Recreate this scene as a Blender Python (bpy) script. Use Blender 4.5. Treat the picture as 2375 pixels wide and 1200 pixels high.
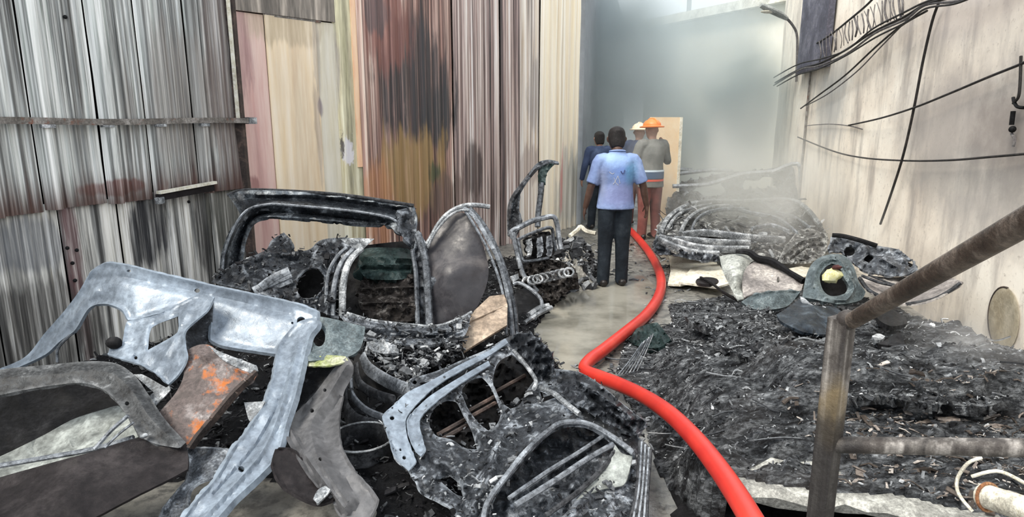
import bpy, math, random
import numpy as np
from mathutils import Vector, noise as mnoise
from mathutils.geometry import delaunay_2d_cdt

random.seed(7)
rng = np.random.default_rng(7)
SC = bpy.context.scene
COL = SC.collection
for o in list(bpy.data.objects):
    bpy.data.objects.remove(o)

# ------------------------------------------------------------------ camera
W, H, F = 2375.0, 1200.0, 1500.0
PITCH = math.radians(12.04)
CAMZ = 1.8
cam = bpy.data.cameras.new('camera')
cam.sensor_width = 36.0
cam.lens = F / W * 36.0
cam.clip_start = 0.02
cam.clip_end = 400
camo = bpy.data.objects.new('camera', cam)
camo.location = (0, 0, CAMZ)
camo.rotation_euler = (math.pi / 2 - PITCH, 0, 0)
COL.objects.link(camo)
SC.camera = camo

# ------------------------------------------------------------------ world, sun, exposure
wd = bpy.data.worlds.new('world')
SC.world = wd
wd.use_nodes = True
nt = wd.node_tree
nt.nodes.clear()
w_out = nt.nodes.new('ShaderNodeOutputWorld')
w_bg = nt.nodes.new('ShaderNodeBackground')
w_bg.inputs['Color'].default_value = (0.90, 0.95, 1.0, 1)
w_bg.inputs['Strength'].default_value = 1.05
nt.links.new(w_bg.outputs[0], w_out.inputs[0])
sun = bpy.data.lights.new('sun', 'SUN')
sun.energy = 2.3
sun.angle = math.radians(24)
sun.color = (1.0, 0.93, 0.82)
suno = bpy.data.objects.new('sun', sun)
suno.rotation_euler = (math.radians(36), 0, math.radians(-46))
COL.objects.link(suno)
vs = SC.view_settings
vs.view_transform = 'Standard'
vs.look = 'None'
vs.gamma = 1.0
vs.use_curve_mapping = False
vs.exposure = 0.70
SC.cycles.volume_bounces = 2
SC.cycles.volume_step_rate = 2.0

# ------------------------------------------------------------------ pixel <-> place
CP, SP = math.cos(PITCH), math.sin(PITCH)
def ray(px, py):
    u = (px - W / 2) / F
    v = (H / 2 - py) / F
    return Vector((u, CP + v * SP, -SP + v * CP))      # forward depth 1
CAM = Vector((0, 0, CAMZ))
def P(px, py, Y):
    r = ray(px, py)
    return CAM + r * (Y / r.y)
def PZ(px, py, z):
    r = ray(px, py)
    return CAM + r * ((z - CAMZ) / r.z)
def fdepth(px, py, Y):
    return Y / ray(px, py).y
def crop(ox, oy, s):
    return lambda pts: [(ox + p[0] * s, oy + p[1] * s) + tuple(p[2:]) for p in pts]
c0 = crop(0, 0, 1.0)
c1 = crop(0, 0, 900 / 1742)
c2 = crop(0, 580, 900 / 1742)
c3 = crop(450, 400, 950 / 2280)
c4 = crop(780, 730, 780 / 1991)
c5 = crop(1250, 0, 0.5)
c6 = crop(1300, 240, 0.4)
c7 = crop(1480, 380, 895 / 2375)
c8 = crop(1450, 700, 925 / 2220)
c9 = crop(1140, 340, 1 / 3)
c10 = crop(620, 760, 380 / 1036)
c11 = crop(1500, 420, 460 / 2123)
c12 = crop(1780, 0, 0.35)
c13 = crop(1840, 680, 535 / 1235)

# ------------------------------------------------------------------ object helpers
WLOC = {}
def tag(o, label=None, cat=None, group=None, kind=None):
    if label: o['label'] = label
    if cat: o['category'] = cat
    if group: o['group'] = group
    if kind: o['kind'] = kind
    return o
def thing(name, loc, label=None, cat=None, group=None, kind=None):
    o = bpy.data.objects.new(name, None)
    o.empty_display_size = 0.1
    COL.objects.link(o)
    o.location = loc
    WLOC[o] = Vector(loc)
    return tag(o, label, cat, group, kind)
def wloc(o):
    return WLOC.get(o, Vector((0, 0, 0)))

class MB:
    """collects geometry in world coordinates, builds one mesh object"""
    def __init__(s):
        s.v = []; s.f = []; s.mi = []; s.cur = 0
    def add(s, vs, fs):
        n = len(s.v)
        s.v.extend([tuple(p) for p in vs])
        for f in fs:
            s.f.append(tuple(i + n for i in f)); s.mi.append(s.cur)
        return s
    def box(s, c, size, rot=None):
        c = Vector(c)
        hx, hy, hz = size[0] / 2, size[1] / 2, size[2] / 2
        vs = [Vector((x, y, z)) for x in (-hx, hx) for y in (-hy, hy) for z in (-hz, hz)]
        if rot is not None:
            vs = [rot @ p for p in vs]
        return s.add([c + p for p in vs], [(0, 1, 3, 2), (4, 6, 7, 5), (0, 4, 5, 1), (2, 3, 7, 6), (0, 2, 6, 4), (1, 5, 7, 3)])
    def beam(s, a, b, w, h, up=(0, 0, 1)):
        a, b = Vector(a), Vector(b)
        t = (b - a).normalized()
        r = t.cross(Vector(up))
        if r.length < 1e-4: r = t.cross(Vector((1, 0, 0)))
        r.normalize(); u = r.cross(t)
        vs = [p + r * (w / 2 * i) + u * (h / 2 * j) for p in (a, b) for i, j in ((-1, -1), (1, -1), (1, 1), (-1, 1))]
        return s.add(vs, [(3, 2, 1, 0), (4, 5, 6, 7)] + [(k, (k + 1) % 4, 4 + (k + 1) % 4, 4 + k) for k in range(4)])
    def tube(s, pts, r, n=8, res=4, hint=None, cap=True, close=False):
        """swept round / elliptical tube through pts; r scalar, list, or list of (ra, rb)"""
        pts = [Vector(p) for p in pts]
        m = len(pts)
        rad = r if isinstance(r, (list, tuple)) and len(r) == m else [r] * m
        rad = [q if isinstance(q, (tuple, list)) else (q, q) for q in rad]
        P_, R_ = spline(pts, rad, res, close)
        k = len(P_)
        rings = []
        prev = None
        for i in range(k):
            a = P_[(i - 1) % k] if (i > 0 or close) else P_[i]
            b = P_[(i + 1) % k] if (i < k - 1 or close) else P_[i]
            t = (b - a)
            if t.length < 1e-9: t = Vector((0, 0, 1))
            t.normalize()
            if hint is not None:
                x = Vector(hint)
            elif prev is None:
                x = Vector((0, 0, 1)) if abs(t.z) < .9 else Vector((1, 0, 0))
                x = x.cross(t)
            else:
                x = prev
            x = (x - t * x.dot(t))
            if x.length < 1e-5: x = Vector((0, 1, 0)) - t * t.y
            x.normalize(); prev = x
            y = t.cross(x)
            rings.append([P_[i] + x * (math.cos(2 * math.pi * j / n) * R_[i][0]) + y * (math.sin(2 * math.pi * j / n) * R_[i][1]) for j in range(n)])
        vs = [p for rg in rings for p in rg]
        fs = []
        for i in range(k if close else k - 1):
            i2 = (i + 1) % k
            for j in range(n):
                j2 = (j + 1) % n
                fs.append((i * n + j, i * n + j2, i2 * n + j2, i2 * n + j))
        if cap and not close:
            fs.append(tuple(reversed(range(n))))
            fs.append(tuple((k - 1) * n + j for j in range(n)))
        return s.add(vs, fs)
    def ball(s, c, rx, ry=None, rz=None, n=10, m=7, jit=0.0):
        ry = ry or rx; rz = rz or rx
        c = Vector(c)
        vs = [c + Vector((0, 0, rz))]
        for i in range(1, m):
            th = math.pi * i / m
            for j in range(n):
                ph = 2 * math.pi * j / n
                k = 1 + jit * random.uniform(-1, 1)
                vs.append(c + Vector((rx * math.sin(th) * math.cos(ph), ry * math.sin(th) * math.sin(ph), rz * math.cos(th))) * k if jit == 0 else
                          c + Vector((rx * math.sin(th) * math.cos(ph) * k, ry * math.sin(th) * math.sin(ph) * k, rz * math.cos(th) * k)))
        vs.append(c + Vector((0, 0, -rz)))
        fs = [(0, 1 + j, 1 + (j + 1) % n) for j in range(n)]
        for i in range(m - 2):
            for j in range(n):
                a = 1 + i * n + j; b = 1 + i * n + (j + 1) % n
                fs.append((a, a + n, b + n, b))
        L = len(vs) - 1
        fs += [(L, 1 + (m - 2) * n + (j + 1) % n, 1 + (m - 2) * n + j) for j in range(n)]
        return s.add(vs, fs)
    def build(s, name, mat, parent=None, label=None, cat=None, group=None, kind=None, sharp=38, smooth=True):
        me = bpy.data.meshes.new(name)
        if parent is not None:
            org = wloc(parent)
        else:
            a = np.array(s.v)
            org = Vector((float((a[:, 0].min() + a[:, 0].max()) / 2), float((a[:, 1].min() + a[:, 1].max()) / 2), float(a[:, 2].min())))
        loc = org
        me.from_pydata([(p[0] - org.x, p[1] - org.y, p[2] - org.z) for p in s.v], [], s.f)
        mats = mat if isinstance(mat, (list, tuple)) else [mat]
        for mm in mats: me.materials.append(mm)
        if len(mats) > 1: me.polygons.foreach_set('material_index', s.mi)
        if smooth:
            me.shade_smooth()
            me.set_sharp_from_angle(angle=math.radians(sharp))
        me.update()
        o = bpy.data.objects.new(name, me)
        COL.objects.link(o)
        if parent is not None:
            o.parent = parent
            WLOC[o] = wloc(parent).copy()
        else:
            o.location = loc
            WLOC[o] = Vector(loc)
        return tag(o, label, cat, group, kind)

def spline(pts, rad, res, close=False):
    if res <= 1 or len(pts) < 3 and not close:
        if res > 1 and len(pts) == 2:
            return pts, rad
        return pts, rad
    n = len(pts); P_, R_ = [], []
    segs = n if close else n - 1
    for i in range(segs):
        g = (lambda k: pts[k % n]) if close else (lambda k: pts[min(max(k, 0), n - 1)])
        h = (lambda k: rad[k % n]) if close else (lambda k: rad[min(max(k, 0), n - 1)])
        p0, p1, p2, p3 = g(i - 1), g(i), g(i + 1), g(i + 2)
        for q in range(res):
            t = q / res
            P_.append(0.5 * ((2 * p1) + (p2 - p0) * t + (2 * p0 - 5 * p1 + 4 * p2 - p3) * t * t + (3 * p1 - p0 - 3 * p2 + p3) * t ** 3))
            a, b = h(i), h(i + 1)
            R_.append((a[0] + (b[0] - a[0]) * t, a[1] + (b[1] - a[1]) * t))
    if not close:
        P_.append(pts[-1]); R_.append(rad[-1])
    return P_, R_

# ------------------------------------------------------------------ bent sheet metal traced as an outline with its own depth, relief and thickness
def cat2(pts, step, closed=True, smooth=True):
    pts = [np.array(p[:2], float) for p in pts]
    n = len(pts); out = []
    segs = n if closed else n - 1
    def corner(a, b, c):            # keep folded corners sharp, round off gentle bends
        u = b - a; v = c - b
        q = (u @ v) / (np.linalg.norm(u) * np.linalg.norm(v) + 1e-9)
        return min(max((q - .25) / .45, 0.0), 1.0)
    for i in range(segs):
        g = (lambda k: pts[k % n]) if closed else (lambda k: pts[min(max(k, 0), n - 1)])
        p0, p1, p2, p3 = g(i - 1), g(i), g(i + 1), g(i + 2)
        L = np.linalg.norm(p2 - p1)
        k1 = corner(p0, p1, p2) if smooth else 0; k2 = corner(p1, p2, p3) if smooth else 0
        m = max(1, int(round(L / step)))
        for q in range(m):
            t = q / m
            if smooth:
                # centripetal-ish damping for sharp corners
                k = 0.5
                m1 = (p2 - p0) * k; m2 = (p3 - p1) * k
                if np.linalg.norm(m1) > L: m1 *= L / np.linalg.norm(m1)
                if np.linalg.norm(m2) > L: m2 *= L / np.linalg.norm(m2)
                h00 = 2 * t ** 3 - 3 * t * t + 1; h10 = t ** 3 - 2 * t * t + t
                h01 = -2 * t ** 3 + 3 * t * t; h11 = t ** 3 - t * t
                m1 = m1 * k1 + (p2 - p1) * (1 - k1); m2 = m2 * k2 + (p2 - p1) * (1 - k2)
                out.append(h00 * p1 + h10 * m1 + h01 * p2 + h11 * m2)
            else:
                out.append(p1 + (p2 - p1) * t)
    if not closed: out.append(pts[-1])
    return np.array(out)
def inpoly(pts, poly):
    x, y = pts[:, 0], pts[:, 1]
    c = np.zeros(len(pts), bool)
    n = len(poly); j = n - 1
    for i in range(n):
        xi, yi = poly[i]; xj, yj = poly[j]
        cond = ((yi > y) != (yj > y))
        with np.errstate(divide='ignore', invalid='ignore'):
            c ^= cond & (x < (xj - xi) * (y - yi) / (yj - yi + 1e-12) + xi)
        j = i
    return c
def dpoly(pts, line, closed):
    d = np.full(len(pts), 1e9)
    n = len(line)
    for i in range(n if closed else n - 1):
        a = line[i]; b = line[(i + 1) % n]
        ab = b - a; L = ab @ ab + 1e-12
        t = np.clip(((pts - a) @ ab) / L, 0, 1)
        q = a + t[:, None] * ab
        d = np.minimum(d, np.hypot(*(pts - q).T))
    return d
def tps(ctrl):
    """inverse forward depth as a thin plate spline over the pixels; three points give a flat plane"""
    C = np.array([[c[0], c[1]] for c in ctrl], float) / 100.0
    w = []
    for c in ctrl:
        if isinstance(c[2], tuple):
            p = PZ(c[0], c[1], c[2][1]); Y = p.y
        else: Y = c[2]
        w.append(1 / fdepth(c[0], c[1], Y))
    w = np.array(w)
    n = len(C)
    def phi(r): return np.where(r > 0, r * r * np.log(r + 1e-12), 0)
    K = phi(np.linalg.norm(C[:, None] - C[None], axis=2)) + np.eye(n) * 1e-6
    Pm = np.c_[np.ones(n), C]
    A = np.zeros((n + 3, n + 3)); A[:n, :n] = K; A[:n, n:] = Pm; A[n:, :n] = Pm.T
    sol = np.linalg.lstsq(A, np.r_[w, 0, 0, 0], rcond=None)[0]
    def f(pts):
        q = pts / 100.0
        return 1 / (phi(np.linalg.norm(q[:, None] - C[None], axis=2)) @ sol[:n] + np.c_[np.ones(len(q)), q] @ sol[n:])
    return f
def unproj(pts, d):
    u = (pts[:, 0] - W / 2) / F; v = (H / 2 - pts[:, 1]) / F
    return np.c_[u * d, (CP + v * SP) * d, CAMZ + (-SP + v * CP) * d]
def sheet(name, outline, ctrl, mat, parent=None, cv=c0, holes=(), thick=0.006, g=None, smooth=True, relief=(), mb=None, seed=1, **kw):
    ol = cv(outline); ct = cv(ctrl); hs = [cv(h) for h in holes]
    base = np.array([p[:2] for p in ol])
    ext = max(np.ptp(base[:, 0]), np.ptp(base[:, 1]))
    if g is None: g = max(4.0, ext / 26)
    B = cat2(ol, g * .8, True, smooth)
    HB = [cat2(h, g * .6, True, smooth) for h in hs]
    lo = B.min(0); hi = B.max(0)
    r2 = np.random.default_rng(seed)
    gx, gy = np.meshgrid(np.arange(lo[0], hi[0], g), np.arange(lo[1], hi[1], g * .9))
    gx = gx + (np.arange(gx.shape[0]) % 2)[:, None] * g * .5
    I = np.c_[gx.ravel(), gy.ravel()] + r2.uniform(-.12, .12, (gx.size, 2)) * g
    # extra points along ridges so creases are crisp
    for rl in relief:
        if rl[0] == 'ridge':
            I = np.r_[I, cat2(cv(rl[1]), g * .6, False, True)]
    ok = inpoly(I, B) & (dpoly(I, B, True) > g * .45)
    for h in HB: ok &= ~inpoly(I, h) & (dpoly(I, h, True) > g * .4)
    I = I[ok]
    pts = [B] + HB + [I]
    allp = np.concatenate(pts)
    edges = []; n0 = 0
    for loop in [B] + HB:
        n = len(loop)
        edges += [(n0 + i, n0 + (i + 1) % n) for i in range(n)]; n0 += n
    vv, _, ff, *_ = delaunay_2d_cdt([Vector((float(p[0]), float(p[1]))) for p in allp], edges, [], 0, 1e-3)
    V = np.array([(p.x, p.y) for p in vv])
    T = np.array([f for f in ff if len(f) == 3])
    cen = V[T].mean(1)
    keep = inpoly(cen, B)
    for h in HB: keep &= ~inpoly(cen, h)
    a = V[T]
    area = (a[:, 1, 0] - a[:, 0, 0]) * (a[:, 2, 1] - a[:, 0, 1]) - (a[:, 1, 1] - a[:, 0, 1]) * (a[:, 2, 0] - a[:, 0, 0])
    keep &= np.abs(area) > 1e-3
    T = T[keep]; area = area[keep]
    T[area > 0] = T[area > 0][:, ::-1]          # face the camera (pixel y runs down)
    d = tps(ct)(V)
    for rl in relief:
        if rl[0] == 'rim':
            dd = dpoly(V, B, True); d = d - rl[2] * np.clip(1 - dd / rl[1], 0, 1) ** 1.0
        elif rl[0] == 'hrim':
            for h in HB:
                dd = dpoly(V, h, True); d = d - rl[2] * np.clip(1 - dd / rl[1], 0, 1)
        elif rl[0] == 'ridge':
            dd = dpoly(V, cat2(cv(rl[1]), g, False, True), False); d = d - rl[3] * np.clip(1 - dd / rl[2], 0, 1) ** .8
        elif rl[0] == 'noise':
            d = d - np.array([mnoise.fractal(Vector((p[0] / rl[1] + seed * 7.3, p[1] / rl[1], seed * 1.7)), 1.0, 2.0, 4) for p in V]) * rl[2]
    X = unproj(V, d)
    used = np.unique(T); rem = -np.ones(len(V), int); rem[used] = np.arange(len(used))
    X = X[used]; T = rem[T]
    fn = np.cross(X[T[:, 1]] - X[T[:, 0]], X[T[:, 2]] - X[T[:, 0]])
    vn = np.zeros_like(X)
    for k in range(3): np.add.at(vn, T[:, k], fn)
    vn /= np.linalg.norm(vn, axis=1)[:, None] + 1e-12
    n = len(X)
    V3 = np.r_[X, X - vn * thick]
    fs = [tuple(t) for t in T.tolist()] + [(t[2] + n, t[1] + n, t[0] + n) for t in T.tolist()]
    cnt = {}
    for t in T.tolist():
        for i in range(3):
            e = (t[i], t[(i + 1) % 3])
            cnt[e] = cnt.get(e, 0) + 1
    for (i, j) in cnt:
        if (j, i) not in cnt:
            fs.append((i, i + n, j + n, j))
    m = mb or MB()
    m.add(V3.tolist(), fs)
    if mb is not None: return mb
    return m.build(name, mat, parent, **kw)
def circ(cx, cy, r, n=12, ry=None):
    ry = ry or r
    return [(cx + r * math.cos(2 * math.pi * i / n), cy + ry * math.sin(2 * math.pi * i / n)) for i in range(n)]
def Pl(pts, cv=c0):
    """list of (x, y, Y or ('z', z)) -> points of the place"""
    out = []
    for p in cv(pts):
        out.append(PZ(p[0], p[1], p[2][1]) if isinstance(p[2], tuple) else P(*p))
    return out
def remesh(mb, name, mat, parent, voxel, smooth_it=6, **kw):
    """fuse overlapping closed shapes into one continuous skin"""
    me = bpy.data.meshes.new('tmp'); me.from_pydata(mb.v, [], mb.f); me.update()
    o = bpy.data.objects.new('tmp', me); COL.objects.link(o)
    md = o.modifiers.new('r', 'REMESH'); md.mode = 'VOXEL'; md.voxel_size = voxel
    ms = o.modifiers.new('s', 'SMOOTH'); ms.iterations = smooth_it; ms.factor = 0.5
    bpy.context.view_layer.update()
    dg = bpy.context.evaluated_depsgraph_get()
    ev = bpy.data.meshes.new_from_object(o.evaluated_get(dg))
    b = MB(); b.add([tuple(v.co) for v in ev.vertices], [tuple(p.vertices) for p in ev.polygons])
    bpy.data.objects.remove(o); bpy.data.meshes.remove(ev); bpy.data.meshes.remove(me)
    return b.build(name, mat, parent, sharp=180, **kw)

# ------------------------------------------------------------------ materials
class NT:
    def __init__(s, name):
        s.m = bpy.data.materials.new(name); s.m.use_nodes = True
        s.t = s.m.node_tree; s.t.nodes.clear()
        s.out = s.n('ShaderNodeOutputMaterial')
        s.b = s.n('ShaderNodeBsdfPrincipled')
        s.t.links.new(s.b.outputs[0], s.out.inputs[0])
        s.pos = s.n('ShaderNodeNewGeometry').outputs['Position']
    def n(s, t, **kw):
        x = s.t.nodes.new(t)
        for k, v in kw.items(): setattr(x, k, v)
        return x
    def set(s, sock, v):
        if isinstance(v, bpy.types.NodeSocket): s.t.links.new(v, sock)
        elif isinstance(v, (tuple, list)) and len(v) == 3 and sock.type == 'RGBA': sock.default_value = (*v, 1)
        else: sock.default_value = v
    def noise(s, scale, detail=5, rough=.6, vec=None, stretch=None, dist=0.0):
        x = s.n('ShaderNodeTexNoise')
        x.inputs['Scale'].default_value = scale; x.inputs['Detail'].default_value = detail
        x.inputs['Roughness'].default_value = rough; x.inputs['Distortion'].default_value = dist
        v = vec or s.pos
        if stretch:
            mp = s.n('ShaderNodeMapping'); mp.inputs['Scale'].default_value = stretch
            s.t.links.new(v, mp.inputs['Vector']); v = mp.outputs[0]
        s.t.links.new(v, x.inputs['Vector'])
        return x.outputs['Fac']
    def ramp(s, fac, stops, interp='LINEAR'):
        r = s.n('ShaderNodeValToRGB'); r.color_ramp.interpolation = interp
        e = r.color_ramp.elements
        while len(e) < len(stops): e.new(.5)
        for i, (p, c) in enumerate(stops):
            e[i].position = p
            e[i].color = (*c, 1) if isinstance(c, (tuple, list)) else (c, c, c, 1)
        s.t.links.new(fac, r.inputs[0])
        return r.outputs[0]
    def mix(s, f, a, b, mode='MIX'):
        x = s.n('ShaderNodeMix', data_type='RGBA', blend_type=mode)
        s.set(x.inputs[0], f); s.set(x.inputs[6], a); s.set(x.inputs[7], b)
        return x.outputs[2]
    def math(s, op, a, b=0.0, c=None):
        x = s.n('ShaderNodeMath', operation=op)
        s.set(x.inputs[0], a); s.set(x.inputs[1], b)
        if c is not None: s.set(x.inputs[2], c)
        return x.outputs[0]
    def blob(s, c, r, soft=.35, wob=.5, wscale=3.0, stretch=None):
        """mask 1 inside an ellipsoid patch of wear with a ragged edge"""
        mp = s.n('ShaderNodeMapping', vector_type='TEXTURE')
        mp.inputs['Location'].default_value = c; mp.inputs['Scale'].default_value = r
        s.t.links.new(s.pos, mp.inputs['Vector'])
        ln = s.n('ShaderNodeVectorMath', operation='LENGTH'); s.t.links.new(mp.outputs[0], ln.inputs[0])
        nz = s.noise(wscale, 5, .65, stretch=stretch)
        v = s.math('ADD', ln.outputs['Value'], s.math('MULTIPLY', s.math('SUBTRACT', nz, .5), wob * 2))
        mr = s.n('ShaderNodeMapRange'); mr.interpolation_type = 'SMOOTHSTEP'
        s.t.links.new(v, mr.inputs[0])
        mr.inputs[1].default_value = 1 - soft; mr.inputs[2].default_value = 1 + soft
        mr.inputs[3].default_value = 1; mr.inputs[4].default_value = 0
        return mr.outputs[0]
    def bump(s, h, strength=.3, dist=.01):
        b = s.n('ShaderNodeBump'); b.inputs['Strength'].default_value = strength; b.inputs['Distance'].default_value = dist
        s.t.links.new(h, b.inputs['Height']); s.t.links.new(b.outputs[0], s.b.inputs['Normal'])
    def fin(s, col, rough=.6, metal=0.0, spec=.5):
        s.set(s.b.inputs['Base Color'], col); s.set(s.b.inputs['Roughness'], rough); s.set(s.b.inputs['Metallic'], metal)
        s.b.inputs['Specular IOR Level'].default_value = spec
        return s.m

def burnt(name, dark, mid, light, scale=5.0, lo=.36, hi=.64, rough=.5, metal=.0, speck=.35, bump=.35, rust=None, rustlo=.6, wear=0.0, spec=.3):
    t = NT(name)
    n1 = t.noise(scale, 7, .68, dist=.4)
    col = t.ramp(n1, [(lo - .08, dark), ((lo + hi) / 2, mid), (hi, light)])
    n2 = t.noise(scale * 9, 4, .7)
    col = t.mix(speck, col, t.ramp(n2, [(.38, (.02, .02, .022)), (.52, (.5, .5, .5)), (.66, (1, 1, 1))]), 'OVERLAY')
    if rust:
        n3 = t.noise(scale * .8 + 1.3, 6, .7)
        col = t.mix(t.ramp(n3, [(rustlo, 0.0), (rustlo + .1, 1.0)]), col, rust)
    if wear:  # pale edge wear, also painting bright highlights along raised edges
        pt = t.n('ShaderNodeNewGeometry').outputs['Pointiness']
        w_ = t.math('MULTIPLY', t.ramp(pt, [(.52, 0.0), (.60, 1.0)]), t.ramp(t.noise(scale * 3, 4, .7), [(.36, 0.0), (.6, wear)]))
        col = t.mix(w_, col, light)
    t.bump(n2, bump, .012)
    return t.fin(col, t.ramp(n2, [(.3, rough - .15), (.7, rough + .2)]), metal, spec)

M = {}
M['char'] = burnt('char_black', (.004, .004, .005), (.016, .017, .02), (.12, .125, .135), 12, .40, .72, .45, wear=.6, spec=.12)
M['charmetal'] = burnt('charred_metal', (.005, .006, .008), (.034, .038, .045), (.30, .33, .37), 10, .40, .72, .36, .35, speck=.45, wear=.6, spec=.2)
M['ashmetal'] = burnt('ash_coated_metal', (.010, .011, .014), (.085, .095, .11), (.48, .52, .57), 9, .38, .70, .42, .25, speck=.5, wear=.6)
M['silverblue'] = burnt('bare_blue_grey_metal', (.07, .085, .105), (.185, .22, .265), (.32, .38, .45), 2.6, .28, .70, .36, .2, speck=.22, bump=.2, wear=.8)
M['silver'] = burnt('pale_bare_metal', (.03, .033, .037), (.22, .235, .25), (.62, .64, .66), 9, .34, .66, .4, .25, speck=.5)
M['browngrey'] = burnt('scorched_brown_panel', (.007, .006, .0065), (.019, .0165, .0175), (.05, .044, .045), 3.0, .3, .72, .55, .1, speck=.25, spec=.12)
M['rustpanel'] = burnt('rusty_sheet', (.035, .028, .026), (.12, .095, .09), (.30, .275, .27), 6, .34, .68, .55, .1, rust=(.40, .12, .025), rustlo=.54)
M['greygreen'] = burnt('ash_grey_green_sheet', (.05, .055, .05), (.20, .215, .205), (.42, .45, .43), 3, .34, .66, .6)
M['tan'] = burnt('scorched_tan_board', (.10, .075, .055), (.33, .26, .20), (.52, .43, .34), 3, .3, .66, .75)
M['cream'] = burnt('cream_sheet', (.30, .28, .22), (.62, .59, .50), (.82, .80, .70), 4, .3, .62, .6)
M['ash'] = burnt('pale_ash', (.10, .10, .09), (.30, .29, .26), (.62, .60, .55), 12, .34, .64, .9, bump=.6)
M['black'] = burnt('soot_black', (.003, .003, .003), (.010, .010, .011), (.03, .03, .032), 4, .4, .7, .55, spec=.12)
M['darkglass'] = NT('smoked_glass').fin((.03, .03, .035), .28, 0, .6)
M['greenblack'] = burnt('dark_green_charred_plastic', (.004, .007, .007), (.02, .035, .035), (.09, .12, .12), 6, .38, .70, .35, spec=.12)
M['bluegrey'] = burnt('blue_grey_plastic', (.025, .035, .04), (.085, .11, .12), (.22, .26, .27), 9, .34, .72, .45, speck=.45, wear=.4)
M['fgrey'] = burnt('dull_grey_fender', (.05, .05, .052), (.10, .10, .105), (.17, .17, .175), 2.5, .3, .7, .5, .15, speck=.2, bump=.15)
M['lime'] = burnt('melted_lime_paint', (.10, .13, .03), (.22, .25, .09), (.46, .46, .36), 8, .3, .65, .5)
M['doorshell'] = burnt('ashy_door_shell', (.006, .007, .009), (.045, .05, .058), (.42, .46, .51), 6.5, .40, .68, .42, .2, speck=.5, wear=.9, spec=.2)
M['doorrim'] = burnt('scorched_door_rim', (.012, .012, .013), (.06, .063, .066), (.30, .31, .32), 7, .38, .72, .5, .15, speck=.45, wear=.5)
M['hatch'] = burnt('glossy_burnt_frame', (.004, .005, .007), (.022, .026, .032), (.22, .25, .28), 7, .38, .72, .28, .4, bump=.2, wear=.6)
M['rubbleish'] = burnt('burnt_fibre', (.006, .006, .006), (.04, .035, .033), (.22, .21, .20), 18, .38, .70, .8, bump=.8, spec=.12)
M['darkglass2'] = burnt('smoked_glass_sheet', (.018, .018, .022), (.045, .043, .048), (.13, .12, .12), 2.2, .34, .72, .35, 0, speck=.15, bump=.08)
M['hulk'] = burnt('ashen_hulk_metal', (.010, .010, .011), (.10, .10, .098), (.55, .56, .545), 12, .40, .66, .6, .1, speck=.55, bump=.7, wear=.9)
M['greygreen2'] = burnt('pale_grey_fender_paint', (.06, .065, .06), (.30, .315, .295), (.60, .62, .58), 6, .32, .66, .5)
M['mauvegrey'] = burnt('mauve_grey_plate', (.06, .055, .055), (.24, .22, .21), (.46, .43, .40), 5, .32, .66, .6)
M['blueblack'] = burnt('blue_black_plastic', (.006, .008, .011), (.025, .034, .045), (.10, .125, .15), 6, .36, .7, .35, spec=.12)
M['yellowish'] = burnt('melted_yellow_plastic', (.40, .38, .16), (.72, .70, .36), (.86, .85, .60), 12, .3, .62, .5)
M['redcap'] = burnt('scorched_red_cap', (.03, .012, .012), (.08, .025, .025), (.16, .06, .05), 20, .3, .7, .6)
M['railbrown'] = burnt('brown_handrail', (.02, .015, .012), (.075, .055, .042), (.22, .18, .15), 9, .34, .70, .42, .3)
M['cream2'] = burnt('pale_pipe', (.20, .18, .14), (.52, .50, .42), (.80, .78, .70), 9, .28, .60, .6)
M['rusty'] = burnt('rusty_clamp', (.08, .03, .015), (.25, .11, .05), (.45, .28, .16), 14, .3, .66, .7)
M['ovaltan'] = burnt('tan_plate', (.20, .16, .10), (.36, .31, .22), (.50, .45, .35), 3, .3, .7, .6, speck=.12)
M['cable'] = burnt('black_cable', (.006, .005, .005), (.018, .016, .015), (.06, .05, .045), 20, .34, .7, .6)
M['cablegrey'] = burnt('sooty_grey_cable', (.05, .045, .045), (.13, .12, .12), (.24, .23, .22), 14, .34, .7, .7)
M['lampgrey'] = burnt('weathered_lamp_shell', (.16, .17, .16), (.30, .31, .29), (.46, .46, .43), 6, .3, .7, .5)
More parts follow.
